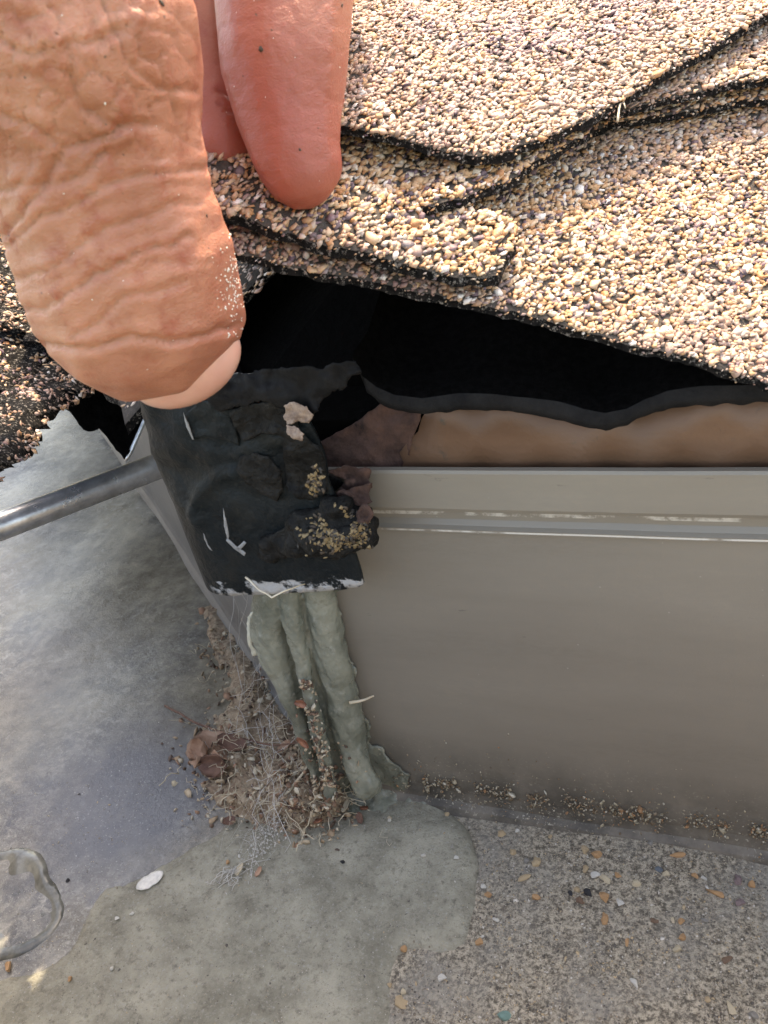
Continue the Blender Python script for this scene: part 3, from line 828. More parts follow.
# ---------------------------------------------------------------- sealant
def ds(co, no):
    f = vnoise(co, 110, 4); g = vnoise(co, 420, 3, 5)
    return .0009 * f + .00035 * g
def WQ(a, b, off, r): return (on_y(a, b, -off), r)
def ds(co, no):
    st = np.array([noise.fractal(Vector((c[0] * 420 + c[2] * 150, c[1] * 300, c[2] * 40)), 1.0, 2.0, 3) for c in co])
    return .0005 * st + .0005 * vnoise(co, 120, 3) + .00018 * vnoise(co, 600, 3, 5)
def FQ(a, b, lift, r): return (on_z(a, b, lift), r)
o = blob("corner_sealant", [
    [WQ(268, 560, .003, 0.00299), WQ(270, 600, .004, 0.00370), WQ(268, 632, .0045, 0.00387), WQ(281, 670, .005, 0.00282), WQ(296, 710, .006, 0.00220), WQ(309, 752, .007, 0.00185), WQ(322, 792, .0085, 0.00158)],
    [WQ(286, 570, .004, 0.00229), WQ(294, 625, .0055, 0.00194), WQ(305, 675, .0065, 0.00158), WQ(316, 722, .008, 0.00150), WQ(326, 770, .009, 0.00158), WQ(332, 796, .010, 0.00158)],
    [WQ(316, 560, .0015, 0.00299), WQ(322, 600, .002, 0.00317), WQ(330, 645, .0024, 0.00343), WQ(341, 695, .003, 0.00352), WQ(350, 738, .004, 0.00334), WQ(360, 770, .006, 0.00317), WQ(368, 785, .007, 0.00299)],
    [WQ(296, 580, .0005, 0.00370), WQ(316, 680, .0012, 0.00370), WQ(336, 770, .003, 0.00440)],
    [FQ(318, 800, -.0035, .0060), FQ(345, 800, -.0030, .0072), FQ(378, 796, -.0035, .0072), FQ(408, 800, -.0045, .0068), FQ(436, 818, -.0052, .0062)], [FQ(345, 800, -.0030, .0060), FQ(360, 830, -.0052, .0062)], [FQ(378, 796, -.0035, .0065), FQ(392, 835, -.0054, .0062)]], .0005, m_bead, gutter, 3, ds)
o['label'] = 'grey-green sealant squeezed in ropes down the corner'
bead = o
bead_bvh = BVHTree.FromPolygons([x.co for x in bead.data.vertices], [p.vertices for p in bead.data.polygons])
smear = [(292, 560), (350, 560), (336, 600), (342, 622), (346, 650), (356, 672), (358, 700), (368, 722), (372, 745), (384, 752), (396, 764), (410, 776), (400, 800), (330, 800), (300, 700)]
o = px_sheet("sealant_smear", smear, 3, lambda a, b: (on_y(a, b, -.0009) - CAM).dot(FWD), .0009, m_bead, gutter, rough=5, bump=.0006, bscale=300.)
o['label'] = 'thin rough smear of sealant on the wall beside the ropes'
M = Mat("cream_peeling_skin", .6); M.color(M.mix(M.noise(500, 4), (.62, .60, .48), (.45, .43, .34))); m_cream = M.m
o = px_sheet("peeled_sealant_edge", [(247, 618), (254, 610), (258, 616), (254, 630), (252, 645), (258, 656), (252, 656), (247, 640)], 2.5, lambda a, b: (on_y(a, b, -.0065) - CAM).dot(FWD), .0008, m_cream, gutter, rough=1.6, bump=.0008)

po = [(330, 765), (372, 758), (405, 768), (428, 780), (444, 800), (456, 815), (470, 835), (478, 858), (476, 890), (473, 920), (465, 944), (440, 951), (405, 944), (393, 955), (390, 990), (386, 1060), (380, 1140), (-200, 1180), (-60, 1000), (-20, 978), (10, 974), (36, 968), (60, 952), (74, 938), (84, 918), (92, 898), (104, 884), (135, 880), (160, 864), (190, 846), (212, 836), (226, 824), (240, 806), (262, 790), (290, 775)]
pf = [on_z(a, b, .001) for a, b in po]
pf = resample(smooth_poly([(p.x, p.y) for p in pf], 2), .0012)
pf = [(x + .0007 * noise.noise(Vector((x * 160, y * 160, 0))), y + .0007 * noise.noise(Vector((x * 160, y * 160, 8)))) for x, y in pf]
pfc = pf[::2]
lobe = on_z(440, 870, 0)
def seal_top(x, y):
    d = dist_poly(x, y, pfc)
    k = math.exp(-((x - lobe.x) ** 2 + (y - lobe.y) ** 2) / .022 ** 2)
    t = (.0008 + .0014 * k) * (1 - math.exp(-d / .0016)) - .00015
    t += .0004 * noise.noise(Vector((x * 120, y * 120, 0))) * min(1, d / .004) + .0016 * max(0, .5 - abs(y + .008) / .02) * k
    return Vector((x, y, floor_h(x, y) + max(t, -.0002)))
o = sheet("sealant_patch", pf, .0018, seal_top, lambda x, y: Vector((x, y, floor_h(x, y) - .0006)), m_seal, gutter)
o['label'] = 'flat grey sealant spread over the gutter floor, rounded lobe at right'
bo = [(-30, 852), (0, 848), (20, 842), (34, 844), (44, 858), (46, 874), (58, 884), (64, 900), (62, 918), (50, 932), (34, 944), (10, 956), (-30, 960)]
bf = [on_z(a, b, .001) for a, b in bo]; bf = resample(smooth_poly([(p.x, p.y) for p in bf], 2), .0008)
def blob_top(x, y):
    d = dist_poly(x, y, bf)
    return Vector((x, y, floor_h(x, y) + .0006 * (1 - math.exp(-d / .0010)) - .00065 * sstep(.0012, .0040, d) + .0007 * sstep(.1, .45, noise.noise(Vector((x * 130, y * 130, 3)))) - .0001))
M = Mat("clear_grey_sealant_blob", .16, 0, .5); c = M.mix(M.fac(M.noise(130, 5, .6), .4, .65), (.075, .075, .065), (.22, .215, .18)); M.color(c); M.bump(M.noise(700, 4), .0001); m_blob = M.m
o = sheet("sealant_blob", bf, .0011, blob_top, lambda x, y: Vector((x, y, floor_h(x, y) - .0006)), m_blob, gutter); o['label'] = 'shiny wet-looking sealant blob at the left edge'
# crust of pale dirt along the foot of the right wall
M = Mat("pale_crust", .9); M.color(M.ramp(M.island(), [(0, (.36, .31, .22)), (.3, (.26, .20, .135)), (.5, (.50, .46, .37)), (.64, (.17, .12, .075)), (.9, (.34, .19, .10)), (1, (.34, .19, .10))], 'CONSTANT')); M.bump(M.noise(900, 4), .0003); m_crust = M.m
pts = []; sz = []
for i in range(3600):
    x = random.uniform(-.085, .08); dens = noise.noise(Vector((x * 90, 0, 3))); patch = noise.noise(Vector((x * 260, 0, 8)))
    if random.random() < .72:
        if patch * 1.6 + random.random() * .6 < .12: continue
        z = .0062 + .0014 * noise.noise(Vector((x * 120, 2, 0))) + random.gauss(0, .0014); s_ = random.lognormvariate(-7.75, .42)
    else:
        if dens + random.random() * .7 < .1: continue
        z = abs(random.gauss(.006, .006)) + .0008; s_ = random.uniform(.00015, .0005)
    if z < .0005: continue
    pts.append((x, -.0006 - max(0, (.005 - z)) * .5 - random.random() * .0004, z)); sz.append(s_)
o = scatter("dirt_crust", pts, sz, m_crust, None, np.tile((0, -1, .3), (len(pts), 1)), .8)
tag(o, "pale crust of dirt specks along the foot of the right wall", "dirt")

# ---------------------------------------------------------------- the hand
def H(a, b, d, rpx): return (P(a, b, d), rpx * d / F)
hand_w = [
    # thumb
    [(Vector((-.092, .000, .245)), .0150), (Vector((-.078, -.036, .203)), .0150), H(-4, -70, .084, 168), H(58, 40, .088, 147), H(82, 120, .092, 121), H(106, 200, .096, 110), H(127, 262, .100, 112), H(137, 300, .102, 104)],
    [H(127, 262, .100, 112), H(160, 300, .103, 86), H(160, 322, .105, 76)], [H(127, 262, .100, 112), H(122, 302, .102, 92), H(150, 328, .105, 68)],
    [H(158, 322, .105, 76), H(196, 312, .105, 50), H(198, 330, .106, 42)],
    # index finger
    [(Vector((-.062, .035, .215)), .0120), (Vector((-.060, .020, .180)), .0108), H(284, -20, .1115, 74), H(284, 60, .1115, 67), H(288, 110, .112, 56), H(295, 150, .112, 47), H(301, 171, .112, 39)],
    [H(295, 150, .112, 47), H(312, 166, .112, 32)],
    # middle finger
    [(Vector((-.077, .045, .213)), .0118), (Vector((-.074, .034, .180)), .0105), H(206, -10, .127, 46), H(206, 70, .124, 44), H(216, 120, .121, 40), H(222, 152, .1195, 38)],
    # ring and little finger, behind the thumb
    [(Vector((-.093, .054, .213)), .0112), (Vector((-.094, .050, .180)), .0098), P(130, 60, .165) and (P(130, 60, .165), .0088), (P(140, 150, .165), .0076)],
    [(Vector((-.108, .060, .216)), .0100), (Vector((-.114, .056, .188)), .0086), (P(60, 70, .185), .0078), (P(70, 140, .185), .0068)],
    # palm
    [(Vector((-.062, .035, .215)), .0120), (Vector((-.094, .025, .290)), .0190)], [(Vector((-.077, .045, .213)), .0118), (Vector((-.104, .032, .290)), .0190)],
    [(Vector((-.093, .054, .213)), .0115), (Vector((-.112, .036, .290)), .0185)], [(Vector((-.108, .060, .216)), .0105), (Vector((-.122, .040, .290)), .0180)],
    [(Vector((-.092, .000, .245)), .0155), (Vector((-.075, .030, .235)), .0140)], [(Vector((-.092, .000, .245)), .0155), (Vector((-.100, .020, .290)), .0200)], [(Vector((-.078, -.036, .203)), .0130), (Vector((-.072, .022, .225)), .0110)],
    # wrist and forearm
    [(Vector((-.098, .027, .290)), .0235), (Vector((-.104, .028, .318)), .0240), (Vector((-.130, .030, .400)), .034), (Vector((-.170, .030, .520)), .042)],
    [(Vector((-.118, .038, .290)), .0200), (Vector((-.126, .038, .318)), .0220), (Vector((-.150, .042, .400)), .034), (Vector((-.190, .044, .520)), .040)]]
CREASES = [  # thumb: (polyline as seen, width px, depth mm)
    ([(12, 312), (42, 306), (68, 293), (104, 272), (150, 246), (190, 237)], 4, .26), ([(30, 340), (52, 345), (104, 345), (130, 340), (156, 336), (200, 331), (238, 322)], 5, .34),
    ([(70, 330), (100, 316), (140, 296), (184, 278)], 4, .18), ([(0, 250), (30, 232), (64, 210), (100, 186), (140, 176), (205, 168)], 4, .24),
    ([(20, 280), (60, 262), (100, 236), (130, 212), (200, 205)], 3.5, .18), ([(60, 150), (44, 190), (20, 222), (-5, 240)], 4.5, .30), ([(-5, 110), (20, 124), (52, 142), (80, 140), (120, 128), (150, 130)], 5, .30),
    ([(62, 50), (70, 80), (90, 105), (120, 125)], 4.5, .26), ([(100, -5), (120, 30), (135, 62), (160, 85), (196, 92)], 4, .2), ([(-5, 40), (30, 46), (64, 50), (100, 42), (130, 20)], 4.5, .26),
    ([(0, 190), (40, 186), (80, 170), (110, 150)], 4, .22), ([(110, 262), (150, 262), (215, 262)], 3, .08), ([(170, 90), (180, 130), (200, 150)], 3, .12),
    # index finger, underside joint
    ([(222, 92), (250, 102), (290, 104), (330, 98), (345, 90)], 4, .20), ([(225, 106), (260, 113), (300, 112), (342, 104)], 3, .12), ([(255, 178), (285, 186), (320, 184), (338, 176)], 4, .10), ([(216, 30), (260, 36), (310, 34), (350, 26)], 3, .10)]
cell_pts = []
for i in range(-3, 11):
    for j in range(-5, 16):
        sz = 24 if j < 9 else 20
        cell_pts.append((i * 31 + rng.uniform(-12, 12) + (j % 2) * 15, j * 24 + rng.uniform(-10, 10)))
CP = np.array(cell_pts)
def skin_disp(co, no):
    R = np.array(RIGHT[:]); D = np.array(DOWN[:]); Fw = np.array(FWD[:]); C0 = np.array(CAM[:])
    v = co - C0; z = v @ Fw; px = 384 + F * (v @ R) / z; py = 512 + F * (v @ D) / z
    d = np.zeros(len(co))
    seen = ((no * v).sum(1) < 0) & (px > -120) & (px < 400) & (py > -140) & (py < 430)
    ids = np.nonzero(seen)[0]
    X = px[ids]; Y = py[ids]; zz = z[ids]
    thumb = zz < .113
    wob = np.array([noise.noise(Vector((a * .02, b * .02, 0))) for a, b in zip(X, Y)]); wob2 = np.array([noise.noise(Vector((a * .02, b * .02, 9))) for a, b in zip(X, Y)])
    fine = np.array([noise.noise(Vector((a * .08, b * .08, 4))) for a, b in zip(X, Y)])
    XW = X + 12 * wob + 3 * fine; YW = Y + 12 * wob2 + 3 * fine
    out = np.zeros(len(ids))
    for n, (ln, w, h) in enumerate(CREASES):
        best = np.full(len(ids), 1e9)
        for (ax, ay), (bx, by) in zip(ln[:-1], ln[1:]):
            dx, dy = bx - ax, by - ay
            t = np.clip(((XW - ax) * dx + (YW - ay) * dy) / (dx * dx + dy * dy), 0, 1)
            best = np.minimum(best, np.hypot(XW - ax - dx * t, YW - ay - dy * t))
        sel = thumb if n < 13 else ~thumb
        h = h * 1.7; cr = -h * np.exp(-(best / (w * .6)) ** 2) + h * .35 * np.exp(-((best - w * 2.2) / (w * 1.3)) ** 2)
        out += cr * sel
    # crocodile folds over the joint
    th = np.nonzero(thumb)[0]
    xa = XW[th]; ya = YW[th]; rot = .5
    d1 = np.full(len(th), 1e9); d2 = np.full(len(th), 1e9)
    for cx, cy in CP:
        ddx = xa - cx; ddy = ya - cy
        u = ddx * math.cos(rot) + ddy * math.sin(rot); w = -ddx * math.sin(rot) + ddy * math.cos(rot)
        q = np.hypot(u, w * 1.15); m_ = q < d1
        d2 = np.where(m_, d1, np.minimum(d2, q)); d1 = np.minimum(d1, q)
    e = np.clip((d2 - d1) / 5.5, 0, 1); e = e * e * (3 - 2 * e)
    amp = np.clip((215 - ya) / 90, 0, 1) * .30 * np.clip((215 - xa) / 60, .15, 1) + .05 * np.clip((310 - ya) / 90, 0, 1)
    out[th] += amp * (e - 1)
    out[th] += .04 * np.clip((240 - ya) / 120, 0, 1) * wob[th]
    d[ids] = out * .001
    return d
M = Mat("skin", 0.42, 0.0, 0.45)
c = M.mix(M.fac(M.noise(90, 5, .6), .35, .65), (.37, .145, .086), (.55, .25, .158))
c = M.mix(M.fac(M.noise(260, 5, .65), .52, .72), c, (.36, .105, .06))
c = M.mix(M.attr('rosy'), c, (.34, .095, .065))
c = M.mix(M.fac(M.voro(330, 'F1', M.vec(warp=.003, wscale=200)), .055, .03), c, (.16, .09, .06))
M.color(c); M.rough(M.noise(700, 4), .34, .58)
M.b.inputs['Subsurface Weight'].default_value = .40; M.b.inputs['Subsurface Radius'].default_value = (1, .28, .14); M.b.inputs['Subsurface Scale'].default_value = .0011
M.bump(M.voro(1500, 'DISTANCE_TO_EDGE', M.vec((1, 1, 1.4), warp=.0015, wscale=500)), .00010, .6)
M.bump(M.noise(420, 6, .7, M.vec((.8, .8, 1.6))), .00022, .9); M.bump(M.noise(3500, 3, .6), .00004)
m_skin = M.m
hand = empty("hand", "hand reaching down from above, thumb and fingers pinching up the lifted shingle", "hand", Vector((-.067, -.02, .13)))
o = blob("skin", hand_w, .00045, m_skin, hand, 14, skin_disp); o.location = -hand.location
me = o.data
N = len(me.vertices); co = np.empty(N * 3); me.vertices.foreach_get('co', co); co = co.reshape(-1, 3)
v = co - np.array(CAM[:]); zc = v @ np.array(FWD[:]); px = 384 + F * (v @ np.array(RIGHT[:])) / zc; py = 512 + F * (v @ np.array(DOWN[:])) / zc
tip1 = np.array(P(301, 165, .112)[:]); tip2 = np.array(P(226, 150, .117)[:]); tip3 = np.array(P(160, 350, .105)[:])
ro = .5 * np.exp(-(np.linalg.norm(co - tip1, axis=1) / .016) ** 2) + .95 * np.exp(-(np.linalg.norm(co - tip2, axis=1) / .022) ** 2) + .45 * np.exp(-(np.linalg.norm(co - tip3, axis=1) / .009) ** 2)  # rosy fingertips; the middle finger's shaded, backlit red is painted in as well
at = me.attributes.new('rosy', 'FLOAT', 'POINT'); at.data.foreach_set('value', np.clip(ro, 0, 1).astype(np.float32))
hand_bvh = BVHTree.FromPolygons([x.co for x in me.vertices], [p.vertices for p in me.polygons])
# thumb nail
M = Mat("nail", .22, 0, .5); M.color(M.mix(M.fac(M.noise(200, 3), .3, .7), (.58, .29, .225), (.66, .36, .28))); M.b.inputs['Subsurface Weight'].default_value = .4; M.b.inputs['Subsurface Radius'].default_value = (1, .4, .25); M.b.inputs['Subsurface Scale'].default_value = .002
M.bump(M.noise(300, 3, .5, M.vec((6, 1, 1))), .00005); m_nail = M.m
bm = bmesh.new(); bmesh.ops.create_uvsphere(bm, u_segments=40, v_segments=24, radius=1)
nc = P(184, 362, .1060); ax1 = (RIGHT * .88 - DOWN * .47).normalized(); ax3 = FWD; ax2 = ax3.cross(ax1).normalized()
for vt in bm.verts:
    a, b, c_ = vt.co; vt.co = nc + ax1 * (a * .0071) + ax2 * (b * .0050) + ax3 * (c_ * .0052)
me = bpy.data.meshes.new("thumbnail"); bm.to_mesh(me); bm.free(); me.polygons.foreach_set('use_smooth', [True] * len(me.polygons))
o = link("thumbnail", me, m_nail, hand); o.location = -hand.location
# grains stuck to the skin
M = Mat("pale_dust_grains", .5); M.color((.75, .70, .62)); m_dust = M.m
pts = []; nr = []; sz = []
def stick(a, b, s):
    h = hand_bvh.ray_cast(CAM, ray(a, b).normalized())
    if h[0]: pts.append(tuple(h[0])); nr.append(tuple(h[1])); sz.append(s)
for i in range(170): stick(random.gauss(234, 9), random.gauss(285, 24), random.uniform(.00015, .00036))
for i in range(45): stick(random.uniform(20, 345), random.uniform(0, 390), random.uniform(.0001, .00022))
o = scatter("dust_grains", pts, sz, m_dust, None, nr, .5); tag(o, "pale dust grains sticking to the right side of the thumb", "dust")
M = Mat("dark_dirt_speck", .8); M.color((.07, .05, .035)); m_speck = M.m
pts = []; nr = []; sz = []
for a, b, s in ((261, 49, .0007), (162, 3, .0007), (342, 6, .0006), (243, 76, .0003), (272, 30, .0003), (207, 216, .0004), (300, 150, .0003), (318, 128, .00025)): stick(a, b, s)
o = scatter("dirt_specks", pts, sz, m_speck, None, nr, .3); tag(o, "dark dirt specks on the index finger and thumb", "dirt")

# ---------------------------------------------------------------- loose stones and debris
def gz(p): return floor_h(p.x, p.y)
in_patch = lambda x, y: in_poly(x, y, pfc)
def ground_pt(a, b, lift=0.0):
    p = on_z(a, b, 0)
    for _ in range(3):
        z = floor_h(p.x, p.y)
        if in_patch(p.x, p.y): z = seal_top(p.x, p.y).z
        p = on_z(a, b, z + lift)
    return p
PCOL = {'tan': (.60, .45, .28), 'white': (.80, .77, .70), 'cream': (.72, .61, .43), 'orange': (.62, .36, .18), 'dark': (.035, .035, .04), 'blue grey': (.20, .24, .28), 'mauve': (.30, .22, .22), 'grey': (.34, .32, .29), 'brown': (.24, .15, .10), 'teal': (.22, .38, .34)}
PM = {}
for k, cc in PCOL.items():
    M = Mat("stone_" + k.replace(' ', '_'), .7); M.color(M.mix(M.fac(M.noise(900, 4, .6), .35, .7), cc, tuple(x * .7 for x in cc))); M.bump(M.noise(1500, 4), .00015); PM[k] = M.m
stone_meshes = []
for i in range(8):
    bm = bmesh.new(); bmesh.ops.create_icosphere(bm, subdivisions=2, radius=.5)
    sh = Vector((random.random() * 9, 0, i * 3))
    for vt in bm.verts:
        vt.co *= 1 + .6 * noise.noise(vt.co * 2.2 + sh) + .1 * noise.noise(vt.co * 5 + sh)
    # a few flat chips
    for k in range(7):
        n_ = Vector((random.gauss(0, 1), random.gauss(0, 1), random.gauss(0, 1))).normalized()
        for vt in bm.verts:
            e = vt.co.dot(n_) - .28
            if e > 0: vt.co -= n_ * e
    me = bpy.data.meshes.new("stone"); bm.to_mesh(me); bm.free(); stone_meshes.append(me)
STONES = [(255, 208, 'tan', 1.5, 1), (42, 184, 'white', .8, 1), (108, 252, 'white', .9, 1), (170, 256, 'white', .9, 1), (325, 266, 'tan', 1.5, 1.2), (300, 296, 'tan', 1.1, 2.4), (232, 328, 'orange', 1.2, 1.2), (322, 332, 'orange', 1.5, 1),
 (415, 240, 'tan', 1.3, 1.3), (440, 252, 'orange', 1.5, 1.2), (418, 276, 'tan', 1.3, 1.2), (437, 290, 'white', 1.2, 1.4), (458, 297, 'cream', 1.1, 1.8), (480, 290, 'orange', .9, 1.6), (420, 323, 'dark', 1.4, 1), (388, 324, 'dark', 1.0, 1), (402, 316, 'tan', 1.0, 1), (455, 330, 'orange', 1.7, 1.2),
 (405, 338, 'brown', 1.4, 1.3), (483, 342, 'white', 1.1, 1.3), (456, 375, 'orange', 1.1, 2.1), (515, 307, 'cream', 1.2, 1.3), (560, 280, 'blue grey', 1.2, 1.3), (573, 287, 'cream', 1.1, 1.2), (595, 250, 'orange', .9, 2.8), (668, 324, 'orange', 1.1, 2.8), (626, 290, 'orange', 1.0, 1.2), (645, 296, 'white', 1.0, 1), (712, 300, 'mauve', 1.2, 1.7),
 (738, 308, 'orange', 1.1, 1.2), (712, 344, 'mauve', 1.3, 1.3), (497, 418, 'orange', .8, 2.0), (510, 495, 'white', .9, 1.9), (605, 410, 'orange', 1.1, 1.3), (595, 430, 'cream', 1.4, 1), (697, 545, 'cream', 1.0, 2.2), (60, 535, 'tan', 1.9, 1.1), (68, 515, 'cream', 1.0, 1), (140, 488, 'white', 1.2, 1.1), (214, 418, 'orange', 1.3, 1.1),
 (68, 430, 'orange', 1.1, 1), (42, 500, 'tan', .9, 1), (350, 215, 'tan', .9, 1), (287, 205, 'white', .8, 1), (280, 245, 'tan', 1.2, 1.2), (305, 262, 'grey', 1.0, 1), (600, 380, 'orange', 1.0, 1.2), (645, 377, 'grey', 1.0, 1.3), (540, 228, 'grey', 1.0, 1), (262, 562, 'teal', 1.6, 1.2), (247, 376, 'white', .9, 1.2), (690, 452, 'brown', .9, 2.0), (548, 378, 'brown', .8, 1.6), (652, 530, 'tan', .9, 1), (220, 312, 'white', 1.0, 1), (585, 376, 'cream', .8, 1.4), (150, 172, 'tan', 1.0, 1), (740, 560, 'grey', 1.2, 1)]
STONES = [(368 + a * .521, 724 + b * .521, c_, s, e) for a, b, c_, s, e in STONES]
STONES += [(8, 965, 'orange', 1.5, 1.8), (245, 788, 'tan', 1.2, 1), (174, 784, 'cream', 1.4, 1), (345, 809, 'tan', .9, 1.6), (390, 818, 'cream', 1.0, 1), (68, 880, 'dark', .9, 1), (211, 826, 'brown', .9, 1), (228, 862, 'orange', .8, 1.2), (70, 978, 'orange', 1.0, 1), (117, 918, 'white', .8, 1), (132, 914, 'white', .7, 1), (112, 969, 'white', .8, 1), (343, 862, 'dark', .9, 1.3), (195, 780, 'tan', .8, 1.)]
WH = [(470, 830, "near the foot of the wall"), ]
used = {}
FAM = {'white': 'white', 'cream': 'cream', 'tan': 'tan', 'orange': 'orange', 'dark': 'blackish', 'blue grey': 'bluish', 'mauve': 'mauve', 'grey': 'grey', 'brown': 'brown', 'teal': 'teal'}
lab_list = []
for a, b, kc, s, e in STONES:
    zone = ('on sealant' if 330 < a < 476 and b < 940 else 'on gritty floor' if a > 395 else 'on left floor')
    lab_list.append((kc, zone))
for i, (a, b, kc, s, e) in enumerate(STONES):
    p = ground_pt(a, b, .0003)
    me = stone_meshes[i % 8]
    if (i % 8, kc) not in used:
        m2 = me.copy(); m2.name = "stone"; m2.materials.append(PM[kc]); used[(i % 8, kc)] = m2
    o = bpy.data.objects.new("loose_stone", used[(i % 8, kc)]); COL.objects.link(o)
    o.location = p; sz_ = s * .00135
    o.scale = (sz_ * e, sz_, sz_ * .7); o.rotation_euler = (random.uniform(-.3, .3), random.uniform(-.3, .3), random.uniform(0, 3.1))
    kind = 'long' if e >= 1.8 else 'big' if s >= 1.4 else 'small' if s <= .95 else 'medium'
    # its nearest neighbour and direction tell it from its like
    j = min((q for q in range(len(STONES)) if q != i), key=lambda q: math.dist(STONES[q][:2], (a, b)))
    dx, dy = a - STONES[j][0], b - STONES[j][1]
    dr = ('right of' if dx > 0 else 'left of') if abs(dx) > abs(dy) else ('below' if dy > 0 else 'above')
    same = sorted([q for q in range(len(STONES)) if lab_list[q] == lab_list[i]], key=lambda q: STONES[q][0])
    r_ = same.index(i); words = ['first', 'second', 'third', 'fourth', 'fifth', 'sixth', 'seventh', 'eighth', 'ninth', 'tenth', 'eleventh', 'twelfth', 'thirteenth', 'fourteenth', 'fifteenth']
    pos = 'only' if len(same) == 1 else words[min(r_, 14)]
    lab = f"{kind} {FAM[kc]} chip {dr} a {FAM[STONES[j][2]]} one, {pos}" + (f" {FAM[kc]} from left {lab_list[i][1]}" if len(same) > 1 else f" {FAM[kc]} {lab_list[i][1]}")
    tag(o, lab, "stone chip", "loose stone chips on the gutter floor")
# fine grit
pts = []; sz = []
for i in range(17000):
    a = random.uniform(380, 860); b = random.uniform(800, 1060); q = on_z(a, b, 0)
    if q.y > -.002 or in_patch(q.x, q.y): continue
    if noise.noise(q * 90) + random.random() * .9 < .15: continue
    q.z = gz(q) + .00002; pts.append(tuple(q)); sz.append(random.uniform(.00018, .00050) * (1.8 if random.random() < .05 else 1))
for i in range(4500):
    a = random.uniform(-60, 470); b = random.uniform(780, 1060); q = ground_pt(a, b); pts.append(tuple(q)); sz.append(random.uniform(.00012, .0003) * (2 if random.random() < .05 else 1))
for i in range(500):
    a = random.uniform(-60, 240); b = random.uniform(600, 900); q = ground_pt(a, b); pts.append(tuple(q)); sz.append(random.uniform(.0001, .0003))
M = Mat("fine_grit", .8); M.color(M.ramp(M.island(), [(0, (.42, .37, .29)), (.3, (.24, .20, .15)), (.5, (.50, .38, .24)), (.58, (.60, .56, .5)), (.66, (.34, .30, .24)), (.85, (.12, .105, .09)), (1, (.12, .105, .09))], 'CONSTANT')); m_grit = M.m
o = scatter("grit", pts, sz, m_grit, None, np.tile((0, 0, 1), (len(pts), 1)), .5); tag(o, "fine grit strewn over the gutter floor", "grit")

# debris nest at the corner: crumbs, fibres, cobweb; bigger leaf bits and twigs one by one
M = Mat("leaf_crumbs", .85); M.color(M.ramp(M.island(), [(0, (.22, .13, .085)), (.15, (.40, .29, .19)), (.34, (.10, .065, .045)), (.46, (.50, .40, .28)), (.62, (.34, .20, .13)), (.74, (.58, .51, .39)), (.92, (.13, .09, .07)), (1, (.13, .09, .07))], 'CONSTANT')); m_crumb = M.m
def nest_density(a, b):
    g = 0
    for cx, cy, sx, sy, w in ((296, 772, 36, 38, 1), (322, 788, 20, 30, .9), (225, 755, 34, 22, .7), (250, 690, 22, 30, .45), (215, 650, 14, 32, .3), (310, 800, 24, 18, .9), (375, 750, 16, 10, .5), (240, 800, 30, 20, .45)):
        g += w * math.exp(-((a - cx) / sx) ** 2 - ((b - cy) / sy) ** 2)
    return g
pts = []; sz = []; nr = []
while len(pts) < 2300:
    a = random.uniform(150, 420); b = random.uniform(590, 850)
    if random.random() > nest_density(a, b): continue
    q = ground_pt(a, b); u = (q - Vector((CX, 0, 0)))
    hgt = random.random() ** 1.6 * .010 * min(1, nest_density(a, b)); q = ground_pt(a, b, hgt)
    if q.y > -.001 and q.x > CX: q.y = -.002
    if u.dot(N2) < .0 and q.x < CX: q += N2 * (-u.dot(N2) + .001)
    pts.append(tuple(q)); sz.append(random.uniform(.0004, .0014) * (1.9 if random.random() < .14 else 1)); nr.append((random.gauss(0, 1), random.gauss(0, 1), 1))
o = scatter("leaf_litter", pts, sz, m_crumb, None, nr, .8); tag(o, "heap of brown leaf crumbs at the foot of the sealed corner", "litter")

def mound():
    q = [(190, 735), (196, 760), (205, 790), (225, 812), (262, 826), (300, 832), (330, 822), (350, 812), (352, 790), (345, 765), (325, 745), (300, 730), (270, 690), (250, 645), (225, 605), (206, 600), (205, 630), (222, 670), (226, 705)]
    k = 2e-4; q = resample(smooth_poly(q, 1), 3)
    q = [((x + 5 * noise.noise(Vector((x * .09, y * .09, 0)))) * k, (y + 5 * noise.noise(Vector((x * .09, y * .09, 5)))) * k) for x, y in q]
    def top(x, y):
        d = dist_poly(x, y, q) / k; a, b = x / k, y / k
        h = .0060 * (1 - math.exp(-d / 14)) * min(1, nest_density(a, b) * 1.3) + .0022 * max(-.4, fbm(Vector((a * .06, b * .06, 0)), 1, 4)) * min(1, d / 5)
        return G0(a, b, max(h, -.0004))
    return sheet("litter_mound", q, 3 * k, top, lambda x, y: G0(x / k, y / k, -.0015), m_mound)
def G0(a, b, h):
    p = ground_pt(a, b, h)
    if p.x > CX and p.y > .001: p.y = .001
    return p
M = Mat("earthy_leaf_mould", .9); c = M.ramp(M.voro(900, 'F1', M.vec(warp=.002, wscale=600), 'Color'), [(0, (.12, .08, .055)), (.3, (.38, .28, .19)), (.55, (.52, .41, .29)), (.8, (.27, .18, .12)), (1, (.60, .51, .38))])
M.color(c); M.bump(M.noise(900, 5, .75), .0010); m_mound = M.m
o = mound(); tag(stuff(o), "matted brown leaf mould packed into the corner under the crumbs", "litter")
pts = []; sz = []; nr = []
for i in range(900):
    if i % 3: a_, b_ = random.gauss(322, 15), random.gauss(788, 20)
    else:
        t = random.random(); a_, b_ = 306 + 24 * t + random.gauss(0, 4.5), 680 + 110 * t
    h = bead_bvh.ray_cast(CAM, ray(a_, b_).normalized())
    if h[0] and noise.noise(h[0] * 260) > -.18: pts.append(tuple(h[0] - FWD * random.random() * .0012)); nr.append((random.gauss(0, 1), random.gauss(0, 1), random.gauss(0, 1))); sz.append(random.uniform(.0003, .0012))
